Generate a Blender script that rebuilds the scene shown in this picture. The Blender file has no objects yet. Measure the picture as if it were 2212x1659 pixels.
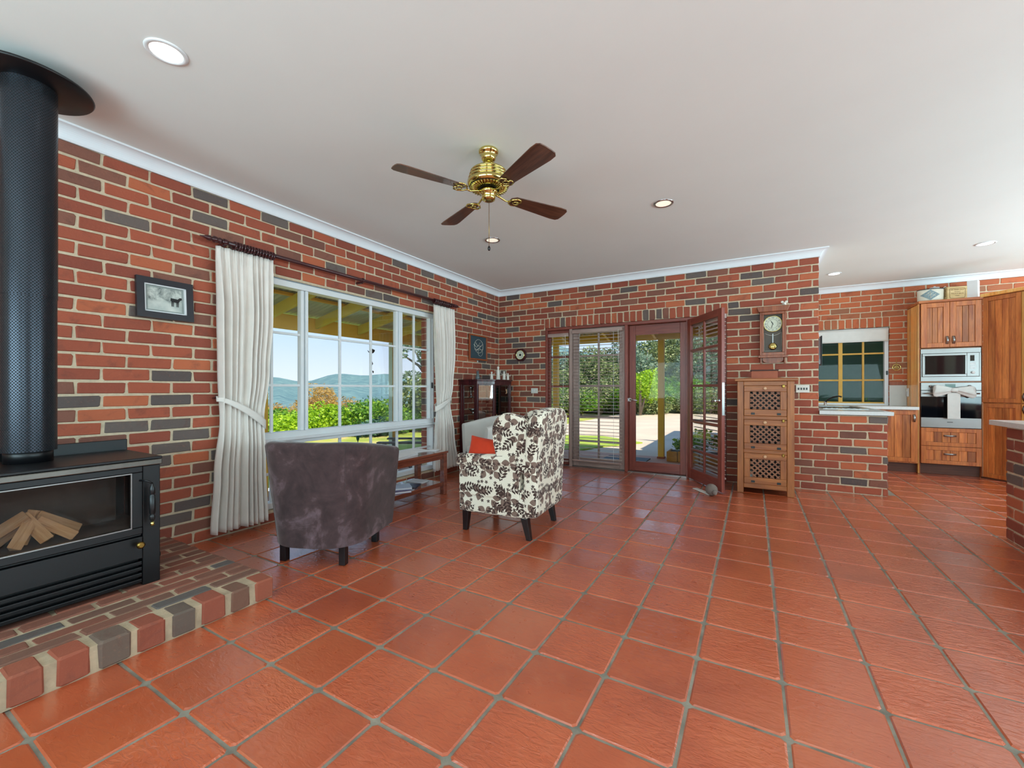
import bpy, math, random
import numpy as np
from mathutils import Vector, Matrix

random.seed(7)
rng = np.random.default_rng(7)
R = math.radians
scene = bpy.context.scene
COL = scene.collection

# ------------------------------------------------------------------ camera
FPX, YAW, U0, V0 = 914.32, R(29.673), 1106.0, 840.03
CAM = Vector((3.611, -5.899, 1.151))
cd = bpy.data.cameras.new('camera')
cam = bpy.data.objects.new('camera', cd)
COL.objects.link(cam)
cam.location = CAM
cam.rotation_euler = (R(90), 0, YAW)
cd.sensor_width = 36.0
cd.lens = 36.0 * FPX / 2212.0
cd.shift_y = (V0 - 829.5) / 2212.0
cd.clip_start = 0.05
cd.clip_end = 6000
scene.camera = cam
scene.cycles.transparent_max_bounces = 32

# ------------------------------------------------------------------ world, sun, exposure
SKY_STRENGTH = 1.15
SUN_STRENGTH = 6.5
w = bpy.data.worlds.new('sky')
scene.world = w
w.use_nodes = True
nt = w.node_tree
nt.nodes.clear()
wo = nt.nodes.new('ShaderNodeOutputWorld')
bg = nt.nodes.new('ShaderNodeBackground')
tc = nt.nodes.new('ShaderNodeTexCoord')
sep = nt.nodes.new('ShaderNodeSeparateXYZ')
rmp = nt.nodes.new('ShaderNodeValToRGB')
nt.links.new(tc.outputs['Generated'], sep.inputs[0])
nt.links.new(sep.outputs['Z'], rmp.inputs[0])
rmp.color_ramp.elements[0].position = 0.0
rmp.color_ramp.elements[0].color = (0.80, 0.88, 0.99, 1)
rmp.color_ramp.elements[1].position = 0.75
rmp.color_ramp.elements[1].color = (0.18, 0.38, 0.80, 1)
e_ = rmp.color_ramp.elements.new(0.16)
e_.color = (0.46, 0.68, 0.96, 1)
nt.links.new(rmp.outputs[0], bg.inputs[0])
bg.inputs[1].default_value = SKY_STRENGTH
nt.links.new(bg.outputs[0], wo.inputs[0])

sd = bpy.data.lights.new('sun', 'SUN')
sun = bpy.data.objects.new('sun', sd)
COL.objects.link(sun)
sd.energy = SUN_STRENGTH
sd.angle = R(0.6)
sd.color = (1.0, 0.94, 0.84)
sun.location = (6, -4, 12)
sun.rotation_euler = Vector((-0.62, 0.22, -0.74)).to_track_quat('-Z', 'Y').to_euler()


def area(name, loc, direction, sx, sy, power, color=(1, 1, 1)):
    l = bpy.data.lights.new(name, 'AREA')
    l.shape = 'RECTANGLE'
    l.size, l.size_y, l.energy, l.color = sx, sy, power, color
    o = bpy.data.objects.new(name, l)
    COL.objects.link(o)
    o.location = loc
    o.rotation_euler = Vector(direction).to_track_quat('-Z', 'Y').to_euler()
    return o


# area lamps added in unseen wall openings behind the camera to brighten the room
FILL_TINT = (0.66, 0.97, 1.05)
area('fill_front_opening', (2.2, -8.44, 1.45), (0, 1, 1.0), 3.0, 1.7, 136, FILL_TINT)
area('fill_front_opening', (6.0, -8.44, 1.45), (0, 1, 1.0), 3.0, 1.7, 136, FILL_TINT)
area('fill_right_opening', (8.54, -4.2, 1.45), (-1, 0, 0.9), 3.2, 1.7, 138, FILL_TINT)
area('fill_right_opening', (8.54, -0.3, 1.45), (-1, 0, 0.9), 2.9, 1.6, 150, FILL_TINT)

vs = scene.view_settings
vs.view_transform = 'Standard'
vs.look = 'None'
vs.gamma = 1.0
vs.exposure = 0.06
vs.use_curve_mapping = False

# ------------------------------------------------------------------ helpers: colour, nodes
def lin(c):
    r = []
    for v in c[:3]:
        v = v / 255.0
        r.append(v / 12.92 if v <= 0.04045 else ((v + 0.055) / 1.055) ** 2.4)
    return (r[0], r[1], r[2], 1.0)


def mixc(a, b, t):
    return tuple(a[i] + (b[i] - a[i]) * t for i in range(3))


class NT:
    """thin wrapper around a material node tree"""
    def __init__(self, name):
        self.m = bpy.data.materials.new(name)
        self.m.use_nodes = True
        self.t = self.m.node_tree
        self.t.nodes.clear()
        self.out = self.n('ShaderNodeOutputMaterial')
        self.b = self.n('ShaderNodeBsdfPrincipled')
        self.link(self.b.outputs[0], self.out.inputs[0])

    def n(self, k):
        return self.t.nodes.new(k)

    def link(self, a, b):
        self.t.links.new(a, b)

    def put(self, sock, v):
        if isinstance(v, bpy.types.NodeSocket):
            self.link(v, sock)
        elif v is not None:
            if sock.type == 'RGBA' and len(v) == 3:
                v = (*v, 1)
            sock.default_value = v

    def math(self, op, a, b=None, c=None, clamp=False):
        x = self.n('ShaderNodeMath')
        x.operation = op
        x.use_clamp = clamp
        for i, v in enumerate((a, b, c)):
            if v is not None:
                self.put(x.inputs[i], v)
        return x.outputs[0]

    def vmath(self, op, a, b=None, scale=None):
        x = self.n('ShaderNodeVectorMath')
        x.operation = op
        self.put(x.inputs[0], a)
        if b is not None:
            self.put(x.inputs[1], b)
        if scale is not None:
            self.put(x.inputs['Scale'], scale)
        return x.outputs[0]

    def mix(self, f, a, b, mode='MIX'):
        x = self.n('ShaderNodeMix')
        x.data_type = 'RGBA'
        x.blend_type = mode
        self.put(x.inputs[0], f)
        self.put(x.inputs[6], a)
        self.put(x.inputs[7], b)
        return x.outputs[2]

    def noise(self, vec, scale, detail=3, rough=0.55, dist=0.0):
        x = self.n('ShaderNodeTexNoise')
        self.put(x.inputs['Vector'], vec)
        x.inputs['Scale'].default_value = scale
        x.inputs['Detail'].default_value = detail
        x.inputs['Roughness'].default_value = rough
        x.inputs['Distortion'].default_value = dist
        return x.outputs[0]

    def ramp(self, f, stops):
        x = self.n('ShaderNodeValToRGB')
        self.put(x.inputs[0], f)
        el = x.color_ramp.elements
        for i, (p, c) in enumerate(stops):
            e = el[i] if i < 2 else el.new(p)
            e.position = p
            e.color = c if len(c) == 4 else (*c, 1)
        return x.outputs[0]

    def step(self, f, lo, hi):
        x = self.n('ShaderNodeMapRange')
        x.interpolation_type = 'SMOOTHSTEP'
        self.put(x.inputs[0], f)
        x.inputs[1].default_value = lo
        x.inputs[2].default_value = hi
        return x.outputs[0]

    def obj(self):
        return self.n('ShaderNodeTexCoord').outputs['Object']

    def uv(self):
        return self.n('ShaderNodeTexCoord').outputs['UV']

    def pos(self):
        return self.n('ShaderNodeNewGeometry').outputs['Position']

    def rand(self):
        return self.n('ShaderNodeObjectInfo').outputs['Random']

    def scale(self, vec, s):
        return self.vmath('MULTIPLY', vec, s)

    def bump(self, h, strength, dist=0.01):
        x = self.n('ShaderNodeBump')
        x.inputs['Strength'].default_value = strength
        x.inputs['Distance'].default_value = dist
        self.put(x.inputs['Height'], h)
        self.link(x.outputs[0], self.b.inputs['Normal'])

    def set(self, **k):
        names = dict(col='Base Color', rough='Roughness', metal='Metallic', coat='Coat Weight', croug='Coat Roughness',
                     spec='Specular IOR Level', sheen='Sheen Weight', emit='Emission Color', estr='Emission Strength', ior='IOR')
        for a, v in k.items():
            self.put(self.b.inputs[names[a]], v)
        return self


def pbr(name, c, rough=0.5, metal=0.0, var=0.12, scale=14, bump=0.0, bscale=60, bdist=0.004, **k):
    t = NT(name)
    p = t.obj()
    f = t.noise(p, scale, 4)
    c = lin(c)
    col = t.ramp(f, [(0.3, tuple(v * (1 - var) for v in c[:3])), (0.7, tuple(min(1, v * (1 + var)) for v in c[:3]))])
    t.set(col=col, rough=rough, metal=metal, **k)
    if bump:
        t.bump(t.noise(p, bscale, 4), bump, bdist)
    return t.m


def wood(name, c1, c2, axis='z', scale=1.0, rough=0.38, per_object=False, coat=0.0):
    t = NT(name)
    p = t.obj()
    if per_object:
        p = t.vmath('ADD', p, t.vmath('SCALE', (7.3, 3.1, 5.7), scale=t.rand()))
    st = {'x': (1.2, 16, 16), 'y': (16, 1.2, 16), 'z': (16, 16, 1.2)}[axis]
    q = t.scale(p, tuple(v * scale for v in st))
    f = t.noise(q, 1.6, 5, 0.6, 0.6)
    g = t.noise(q, 7.0, 4, 0.6, 0.2)
    col = t.ramp(f, [(0.32, lin(c1)), (0.68, lin(c2))])
    col = t.mix(t.math('MULTIPLY', t.step(g, 0.45, 0.75), 0.35), col, tuple(v * 0.45 for v in lin(c1)[:3]))
    if per_object:
        v = t.math('ADD', t.math('MULTIPLY', t.rand(), 0.7), 0.6)
        cmb = t.n('ShaderNodeCombineColor')
        for i in range(3):
            t.link(v, cmb.inputs[i])
        col = t.mix(1.0, col, cmb.outputs[0], 'MULTIPLY')
    t.set(col=col, rough=rough, coat=coat)
    t.bump(g, 0.12, 0.002)
    return t.m


def glass(name, tint=(1, 1, 1), refl=0.04):
    t = NT(name)
    t.t.nodes.remove(t.b)
    tr = t.n('ShaderNodeBsdfTransparent')
    f = t.noise(t.obj(), 2.0, 1)
    tr_c = t.ramp(f, [(0, tuple(0.99 * v for v in tint)), (1, tint)])
    t.link(tr_c, tr.inputs[0])
    gl = t.n('ShaderNodeBsdfGlossy')
    gl.inputs['Roughness'].default_value = 0.0
    fr = t.n('ShaderNodeFresnel')
    fr.inputs[0].default_value = 1.45
    mx = t.n('ShaderNodeMixShader')
    t.link(t.math('MULTIPLY', fr.outputs[0], refl / 0.04, clamp=True), mx.inputs[0])
    t.link(tr.outputs[0], mx.inputs[1])
    t.link(gl.outputs[0], mx.inputs[2])
    t.link(mx.outputs[0], t.out.inputs[0])
    return t.m


def leaf_mat(name, c1, c2, c3=None, trans=0.35):
    """foliage: the colour of each leaf differs"""
    t = NT(name)
    g = t.n('ShaderNodeNewGeometry').outputs['Random Per Island']
    stops = [(0.0, lin(c1)), (1.0, lin(c2))]
    if c3:
        stops.append((0.5, lin(c3)))
    col = t.ramp(g, stops)
    t.set(col=col, rough=0.55)
    tl = t.n('ShaderNodeBsdfTranslucent')
    t.link(col, tl.inputs[0])
    mx = t.n('ShaderNodeMixShader')
    mx.inputs[0].default_value = trans
    t.link(t.b.outputs[0], mx.inputs[1])
    t.link(tl.outputs[0], mx.inputs[2])
    t.link(mx.outputs[0], t.out.inputs[0])
    return t.m


# ------------------------------------------------------------------ helpers: meshes
class MB:
    """collects shapes and links them as ONE mesh object"""
    def __init__(self):
        self.v, self.f, self.s = [], [], []
        self.mx = None

    def _add(self, vs_, fs, smooth=False):
        b = len(self.v)
        if self.mx is not None:
            vs_ = [tuple(self.mx @ Vector(p)) for p in vs_]
        self.v += [tuple(p) for p in vs_]
        self.f += [tuple(i + b for i in f) for f in fs]
        self.s += [smooth] * len(fs)
        return self

    def box(self, x0, x1, y0, y1, z0, z1):
        x0, x1 = min(x0, x1), max(x0, x1)
        y0, y1 = min(y0, y1), max(y0, y1)
        z0, z1 = min(z0, z1), max(z0, z1)
        vs_ = [(x, y, z) for z in (z0, z1) for y in (y0, y1) for x in (x0, x1)]
        return self._add(vs_, [(0, 2, 3, 1), (4, 5, 7, 6), (0, 1, 5, 4), (2, 6, 7, 3), (0, 4, 6, 2), (1, 3, 7, 5)])

    def cbox(self, c, s):
        return self.box(c[0] - s[0] / 2, c[0] + s[0] / 2, c[1] - s[1] / 2, c[1] + s[1] / 2, c[2] - s[2] / 2, c[2] + s[2] / 2)

    def lathe(self, prof, c=(0, 0, 0), axis='z', seg=24, smooth=True, caps=True):
        """prof: list of (radius, height)"""
        vs_, fs = [], []
        n = len(prof)
        for k in range(seg):
            a = 2 * math.pi * k / seg
            ca, sa = math.cos(a), math.sin(a)
            for r, h in prof:
                if axis == 'z':
                    vs_.append((c[0] + r * ca, c[1] + r * sa, c[2] + h))
                elif axis == 'x':
                    vs_.append((c[0] + h, c[1] + r * ca, c[2] + r * sa))
                else:
                    vs_.append((c[0] + r * sa, c[1] + h, c[2] + r * ca))
        for k in range(seg):
            k2 = (k + 1) % seg
            for i in range(n - 1):
                fs.append((k * n + i, k2 * n + i, k2 * n + i + 1, k * n + i + 1))
        self._add(vs_, fs, smooth)
        if caps:
            b = len(self.v) - len(vs_)
            if prof[0][0] > 1e-5:
                self.f.append(tuple(b + k * n for k in reversed(range(seg))))
                self.s.append(False)
            if prof[-1][0] > 1e-5:
                self.f.append(tuple(b + k * n + n - 1 for k in range(seg)))
                self.s.append(False)
        return self

    def tube(self, pts, r, seg=10, closed=False, smooth=True):
        pts = [Vector(p) for p in pts]
        n = len(pts)
        rs = r if isinstance(r, (list, tuple)) else [r] * n
        vs_, fs = [], []
        up = None
        for i, p in enumerate(pts):
            if closed:
                d = pts[(i + 1) % n] - pts[i - 1]
            else:
                d = pts[min(i + 1, n - 1)] - pts[max(i - 1, 0)]
            d.normalize()
            if up is None:
                up = d.orthogonal().normalized()
            else:
                up = (up - d * up.dot(d))
                up = up.normalized() if up.length > 1e-6 else d.orthogonal().normalized()
            sd_ = d.cross(up)
            for k in range(seg):
                a = 2 * math.pi * k / seg
                vs_.append(tuple(p + (up * math.cos(a) + sd_ * math.sin(a)) * rs[i]))
        m = n if closed else n - 1
        for i in range(m):
            j = (i + 1) % n
            for k in range(seg):
                k2 = (k + 1) % seg
                fs.append((i * seg + k, i * seg + k2, j * seg + k2, j * seg + k))
        self._add(vs_, fs, smooth)
        if not closed:
            b = len(self.v) - len(vs_)
            self.f.append(tuple(b + k for k in reversed(range(seg))))
            self.f.append(tuple(b + (n - 1) * seg + k for k in range(seg)))
            self.s += [False, False]
        return self

    def ring(self, c, r, tr, normal='z', seg=28, tseg=8, sx=1, sy=1):
        pts = []
        for k in range(seg):
            a = 2 * math.pi * k / seg
            ca, sa = math.cos(a) * r * sx, math.sin(a) * r * sy
            pts.append({'z': (c[0] + ca, c[1] + sa, c[2]), 'x': (c[0], c[1] + ca, c[2] + sa), 'y': (c[0] + ca, c[1], c[2] + sa)}[normal])
        return self.tube(pts, tr, tseg, closed=True)

    def prism(self, poly, a0, a1, axis='y', smooth=False):
        """poly: 2-D outline; axis: the axis it is extruded along (poly uses the two others in x,y,z order)"""
        n = len(poly)
        area_ = sum(poly[i][0] * poly[(i + 1) % n][1] - poly[(i + 1) % n][0] * poly[i][1] for i in range(n))
        if area_ < 0:
            poly = poly[::-1]
        def P(p, a):
            return {'x': (a, p[0], p[1]), 'y': (p[0], a, p[1]), 'z': (p[0], p[1], a)}[axis]
        lo, hi = min(a0, a1), max(a0, a1)
        vs_ = [P(p, lo) for p in poly] + [P(p, hi) for p in poly]
        flip = axis == 'y'
        fs = [tuple(range(n)) if flip else tuple(reversed(range(n))), tuple(reversed(range(n, 2 * n))) if flip else tuple(range(n, 2 * n))]
        for i in range(n):
            j = (i + 1) % n
            fs.append((i, i + n, j + n, j) if flip else (i, j, j + n, i + n))
        self._add(vs_, fs[:2], False)
        b = len(self.v) - 2 * n
        for f in fs[2:]:
            self.f.append(tuple(i + b for i in f))
            self.s.append(smooth)
        return self

    def grid(self, fn, nu, nv, smooth=True, wrap_u=False):
        vs_ = [fn(i / (nu if wrap_u else nu - 1), j / (nv - 1)) for i in range(nu) for j in range(nv)]
        fs = []
        for i in range(nu if wrap_u else nu - 1):
            i2 = (i + 1) % nu
            for j in range(nv - 1):
                fs.append((i * nv + j, i2 * nv + j, i2 * nv + j + 1, i * nv + j + 1))
        return self._add(vs_, fs, smooth)

    def sphere(self, c, r, seg=16, rings=10):
        r = r if isinstance(r, (tuple, list)) else (r, r, r)
        def fn(u, v):
            a, b = u * 2 * math.pi, (v - 0.5) * math.pi
            return (c[0] + r[0] * math.cos(a) * math.cos(b), c[1] + r[1] * math.sin(a) * math.cos(b), c[2] + r[2] * math.sin(b))
        return self.grid(fn, seg, rings, True, True)

    def uvs(self, me, s):
        """box projection in metres: fabric prints keep their size"""
        uvl = me.uv_layers.new(name='UVMap')
        for p in me.polygons:
            n = p.normal
            k = max(range(3), key=lambda i: abs(n[i]))
            for li in p.loop_indices:
                q = me.vertices[me.loops[li].vertex_index].co
                uvl.data[li].uv = {0: (q.y * s, q.z * s), 1: (q.x * s + 0.31, q.z * s), 2: (q.x * s + 0.7, q.y * s + 0.23)}[k]

    def build(self, name, mat, parent=None, loc=None, rot=None, bevel=0, bseg=2, subsurf=0, solid=0, uv=0, label=None, kind=None):
        me = bpy.data.meshes.new(name)
        me.from_pydata(self.v, [], self.f)
        me.polygons.foreach_set('use_smooth', self.s)
        me.materials.append(M[mat] if isinstance(mat, str) else mat)
        if uv:
            me.update()
            self.uvs(me, uv)
        me.update()
        o = bpy.data.objects.new(name, me)
        COL.objects.link(o)
        if parent is not None:
            o.parent = parent
        if loc is not None:
            o.location = loc
        if rot is not None:
            o.rotation_euler = rot
        if solid:
            sm = o.modifiers.new('solid', 'SOLIDIFY')
            sm.thickness = solid
            sm.offset = 0
        if bevel:
            bm_ = o.modifiers.new('bevel', 'BEVEL')
            bm_.width = bevel
            bm_.segments = bseg
            bm_.limit_method = 'ANGLE'
            bm_.angle_limit = R(40)
        if subsurf:
            ss = o.modifiers.new('sub', 'SUBSURF')
            ss.levels = ss.render_levels = subsurf
        if label:
            o['label'] = label
        if kind:
            o['kind'] = kind
        return o


def thing(name, label, cat, loc=(0, 0, 0), rz=0.0, group=None):
    o = bpy.data.objects.new(name, None)
    COL.objects.link(o)
    o.location = loc
    o.rotation_euler = (0, 0, rz)
    o.empty_display_size = 0.05
    return tag(o, label, cat, group)


def tag(o, label, cat, group=None, kind=None):
    o['label'] = label
    if cat:
        o['category'] = cat
    if group:
        o['group'] = group
    if kind:
        o['kind'] = kind
    return o


def struct(o, label, cat='structure'):
    o['kind'] = 'structure'
    o['label'] = label
    o['category'] = cat
    return o


def text_part(name, body, size, mat, parent, loc, rot, extrude=0.0004, label=None, align='CENTER'):
    cu = bpy.data.curves.new(name, 'FONT')
    cu.body = body
    cu.size = size
    cu.extrude = extrude
    cu.align_x = align
    cu.align_y = 'CENTER'
    tmp = bpy.data.objects.new('tmp', cu)
    COL.objects.link(tmp)
    dg = bpy.context.evaluated_depsgraph_get()
    me = bpy.data.meshes.new_from_object(tmp.evaluated_get(dg))
    bpy.data.objects.remove(tmp)
    me.name = name
    me.materials.clear()
    me.materials.append(M[mat])
    o = bpy.data.objects.new(name, me)
    COL.objects.link(o)
    o.parent = parent
    o.location = loc
    o.rotation_euler = rot
    if label:
        o['label'] = label
    return o


def ray(u, v):
    c, s = math.cos(YAW), math.sin(YAW)
    a, b = (u - U0) / FPX, -(v - V0) / FPX
    return Vector((c * a - s, s * a + c, b))


def at(u, v, depth):
    """a point seen at pixel (u, v), depth metres in front of the camera"""
    return CAM + ray(u, v) * depth


def proj(p):
    d = Vector(p) - CAM
    c, s = math.cos(YAW), math.sin(YAW)
    fw = -s * d.x + c * d.y
    if fw < 0.05:
        return None
    return U0 + FPX * (c * d.x + s * d.y) / fw, V0 - FPX * d.z / fw, fw


def prominence(p, n):
    """how large a small facet at p with normal n shows in the photograph"""
    q = proj(p)
    if q is None or not (-40 < q[0] < 2252 and -40 < q[1] < 1700):
        return 0.0
    d = (CAM - Vector(p))
    return max(0.0, d.normalized().dot(Vector(n))) / q[2] ** 2


M = {}
# ------------------------------------------------------------------ materials
def brick_material(name, attr):
    t = NT(name)
    if attr:
        a = t.n('ShaderNodeAttribute')
        a.attribute_name = 'col'
        base = a.outputs['Color']
        p = t.pos()
    else:
        base = t.n('ShaderNodeObjectInfo').outputs['Color']
        p = t.vmath('ADD', t.obj(), t.vmath('SCALE', (9.1, 4.3, 6.7), scale=t.rand()))
    f = t.noise(p, 7, 5, 0.65, 0.8)
    g = t.noise(p, 70, 4, 0.65)
    col = t.mix(t.math('MULTIPLY', t.step(f, 0.52, 0.78), 0.55), base, lin((98, 62, 54)))
    col = t.mix(t.math('MULTIPLY', t.step(g, 0.55, 0.8), 0.22), col, lin((205, 130, 95)))
    t.set(col=col, rough=0.82)
    t.bump(t.math('ADD', t.math('MULTIPLY', f, 1.2), g), 0.5, 0.004)
    return t.m


M['brick'] = brick_material('brick_face', False)
M['brick_stuff'] = brick_material('brick_face_joined', True)
M['mortar'] = pbr('cream_mortar', (212, 192, 164), 0.95, var=0.12, scale=30, bump=0.7, bscale=130, bdist=0.004)
M['hearth_mortar'] = pbr('dusty_hearth_mortar', (186, 164, 136), 0.8, var=0.22, scale=12, bump=0.7, bscale=90, bdist=0.004)
M['plain_brick'] = (lambda t: (t.link(t.n('ShaderNodeTexBrick').outputs[0], t.b.inputs[0]), t.m)[1])(NT('distant_brick'))
_b = [n for n in M['plain_brick'].node_tree.nodes if n.type == 'TEX_BRICK'][0]
_b.inputs['Color1'].default_value = lin((165, 82, 62))
_b.inputs['Color2'].default_value = lin((120, 66, 54))
_b.inputs['Mortar'].default_value = lin((205, 185, 160))
_b.inputs['Scale'].default_value = 4.0
M['ceiling'] = pbr('ceiling_paint', (240, 241, 238), 0.9, var=0.015, scale=1.5, bump=0.05, bscale=200)
M['cornice'] = pbr('cornice_paint', (240, 242, 246), 0.7, var=0.015, scale=2)


def tile_material():
    t = NT('terracotta_tile')
    p = t.pos()
    rnd = t.rand()
    f = t.noise(p, 2.2, 4, 0.6, 0.3)
    g = t.noise(p, 14, 4, 0.6, 0.2)
    col = t.ramp(f, [(0.25, lin((172, 76, 44))), (0.5, lin((194, 90, 52))), (0.8, lin((206, 106, 64)))])
    col = t.mix(t.math('MULTIPLY', t.step(g, 0.5, 0.85), 0.25), col, lin((216, 128, 88)))
    cmb = t.n('ShaderNodeCombineColor')
    v = t.math('ADD', t.math('MULTIPLY', rnd, 0.2), 0.9)
    for i in range(3):
        t.link(v, cmb.inputs[i])
    col = t.mix(1.0, col, cmb.outputs[0], 'MULTIPLY')
    t.set(col=col, rough=t.math('ADD', t.math('MULTIPLY', g, 0.15), 0.22), spec=0.75, coat=1.0, croug=0.06)
    q = t.scale(p, (1.0, 2.6, 1.0))
    h1 = t.noise(q, 20, 3, 0.55, 0.9)
    h2 = t.noise(p, 60, 3, 0.5, 0.3)
    amp = t.math('ADD', t.math('MULTIPLY', t.step(rnd, 0.3, 0.9), 0.9), 0.25)
    h = t.math('MULTIPLY', t.math('ADD', h1, t.math('MULTIPLY', h2, 0.16)), amp)
    t.bump(h, 0.28, 0.012)
    cb_ = t.n('ShaderNodeBump')
    cb_.inputs['Strength'].default_value = 0.8
    cb_.inputs['Distance'].default_value = 0.014
    t.link(h, cb_.inputs['Height'])
    t.link(cb_.outputs[0], t.b.inputs['Coat Normal'])
    return t.m


M['tile'] = tile_material()
M['grout'] = pbr('grey_grout', (138, 130, 116), 0.85, var=0.35, scale=9, bump=0.4, bscale=90)
M['grout_light'] = M['grout']
M['black_steel'] = pbr('black_heater_steel', (13, 13, 16), 0.36, 0.0, var=0.2, scale=5, spec=0.45)
M['black_steel_dark'] = pbr('firebox_steel', (16, 16, 18), 0.5, var=0.2)
M['firebrick'] = pbr('sooty_firebrick', (92, 76, 68), 0.9, var=0.25, scale=7)
M['grey_trim'] = pbr('brushed_trim', (120, 118, 112), 0.25, 0.9, var=0.1)
M['brass'] = pbr('polished_brass', (214, 196, 120), 0.12, 1.0, var=0.08, scale=4)
M['brass_dark'] = pbr('aged_brass', (150, 120, 60), 0.3, 1.0)
M['chrome'] = pbr('chrome', (205, 207, 210), 0.12, 1.0, var=0.04)
M['steel'] = pbr('brushed_stainless', (150, 148, 146), 0.3, 1.0, var=0.06, scale=3, bump=0.03, bscale=200)
M['white_paint'] = pbr('white_aluminium', (232, 233, 235), 0.35, var=0.03, scale=3)
M['grey_alu'] = pbr('grey_aluminium', (150, 168, 178), 0.4, 0.2, var=0.06)
M['black_plastic'] = pbr('black_plastic', (20, 20, 22), 0.35)
M['white_plastic'] = pbr('white_plastic', (225, 222, 212), 0.35, var=0.03)
M['charcoal_glass'] = pbr('black_oven_glass', (12, 13, 18), 0.04, var=0.1, spec=0.7)
M['window_glass'] = glass('window_glass', (0.985, 0.992, 0.988), 0.008)
M['cabinet_glass'] = glass('cabinet_glass', (0.97, 0.98, 0.98), 0.06)
M['fire_glass'] = glass('smoky_glass', (0.85, 0.8, 0.77), 0.008)
M['crystal'] = glass('cut_crystal', (0.92, 0.95, 0.97), 0.4)
M['mirror'] = pbr('mirror', (225, 230, 232), 0.02, 1.0, var=0.01)
M['bulb'] = (lambda t: (t.set(col=lin((255, 250, 240)), emit=(1, 0.97, 0.9, 1), estr=t.math('ADD', t.math('MULTIPLY', t.noise(t.obj(), 3), 0.6), 4.5)), t.m)[1])(NT('lamp_diffuser'))
M['bulb_dim'] = (lambda t: (t.set(col=lin((250, 244, 226)), emit=(1, 0.93, 0.76, 1), estr=t.math('ADD', t.math('MULTIPLY', t.noise(t.obj(), 3), 0.2), 0.55)), t.m)[1])(NT('lamp_diffuser_low'))
M['maroon_wood'] = wood('maroon_timber', (122, 56, 48), (154, 78, 62), 'z', 1.0, 0.35)
M['maroon_wood_x'] = wood('maroon_timber_rail', (122, 56, 48), (154, 78, 62), 'x', 1.0, 0.35)
M['mauve_wood'] = wood('grey_brown_timber', (158, 130, 122), (190, 164, 154), 'z', 1.0, 0.4)
M['mauve_wood_x'] = wood('grey_brown_timber_rail', (158, 130, 122), (190, 164, 154), 'x', 1.0, 0.4)
M['slat'] = wood('blind_slat_timber', (182, 158, 148), (214, 194, 184), 'x', 1.0, 0.35)
M['rosewood'] = wood('dark_rosewood', (52, 18, 24), (84, 32, 36), 'z', 1.0, 0.25, coat=0.3)
M['table_wood'] = wood('red_brown_table_timber', (112, 56, 42), (152, 84, 62), 'y', 1.0, 0.24, coat=1.0)
M['rustic'] = wood('honey_rustic_timber', (142, 76, 36), (190, 116, 58), 'z', 0.8, 0.4)
M['rustic_x'] = wood('honey_rustic_timber_rail', (142, 76, 36), (190, 116, 58), 'x', 0.8, 0.4)
M['lattice'] = wood('lattice_timber', (128, 78, 52), (164, 108, 74), 'x', 1.0, 0.5)
M['clock_wood'] = wood('clock_timber', (128, 60, 32), (172, 94, 54), 'z', 1.3, 0.32, coat=0.2)
M['board'] = wood('kitchen_board', (156, 80, 42), (216, 132, 68), 'z', 0.9, 0.3, per_object=True, coat=0.2)
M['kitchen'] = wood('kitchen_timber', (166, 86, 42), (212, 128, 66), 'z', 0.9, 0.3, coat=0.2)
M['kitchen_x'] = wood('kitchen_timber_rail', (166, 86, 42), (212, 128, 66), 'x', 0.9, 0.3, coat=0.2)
M['golden'] = wood('lit_golden_timber', (244, 160, 70), (255, 206, 124), 'z', 0.9, 0.3, per_object=True, coat=0.2)  # golden tone lightened in colour for window light on the tower side
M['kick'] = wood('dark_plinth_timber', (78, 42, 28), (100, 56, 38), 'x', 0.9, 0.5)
M['blade'] = wood('fan_blade_walnut', (66, 36, 26), (112, 68, 48), 'x', 1.2, 0.3, coat=0.4)
M['rod_wood'] = wood('plum_curtain_rod', (56, 22, 26), (84, 38, 40), 'y', 1.0, 0.3, coat=0.2)
M['frame_black'] = pbr('black_frame', (34, 30, 38), 0.4)
M['frame_wood'] = wood('orange_brown_frame', (140, 66, 34), (176, 92, 52), 'z', 1.5, 0.4)
M['curtain'] = pbr('white_curtain_cloth', (238, 228, 220), 0.95, var=0.04, scale=8, bump=0.15, bscale=400, bdist=0.001, sheen=0.2)
M['blind_cloth'] = pbr('white_blind_cloth', (232, 230, 226), 0.9, var=0.03)
M['bench'] = pbr('pale_stone_benchtop', (214, 214, 212), 0.22, var=0.05, scale=60)
M['splash'] = pbr('pale_splashback', (206, 204, 200), 0.3, var=0.03)
M['orange_cloth'] = pbr('orange_velvet', (216, 58, 16), 0.75, var=0.16, scale=5, sheen=0.05)
M['white_hide'] = pbr('pale_suede', (206, 200, 194), 0.85, var=0.05, scale=4, sheen=0.3)
M['leg_black'] = pbr('black_timber_leg', (24, 18, 20), 0.35)
M['stone'] = pbr('grey_stone', (128, 112, 104), 0.9, var=0.2, scale=18, bump=0.6, bscale=30)
M['paper'] = pbr('white_paper', (236, 236, 238), 0.6, var=0.04)
M['book_blue'] = pbr('pale_blue_cover', (196, 204, 222), 0.35, var=0.08)
M['book_violet'] = pbr('violet_cover', (120, 104, 150), 0.4, var=0.1)
M['book_dark'] = pbr('navy_cover', (48, 52, 74), 0.4)
M['terracotta'] = pbr('terracotta_box', (168, 92, 66), 0.7, var=0.1)
M['dark_card'] = pbr('dark_brown_card', (70, 48, 44), 0.7)
M['dial'] = pbr('ivory_dial', (226, 228, 206), 0.4, var=0.03)
M['ink'] = pbr('black_ink', (24, 22, 22), 0.6)
M['clock_inner'] = pbr('dark_bronze_panel', (88, 76, 64), 0.5, var=0.1)
M['white_line'] = pbr('white_line', (226, 220, 206), 0.5)
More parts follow.
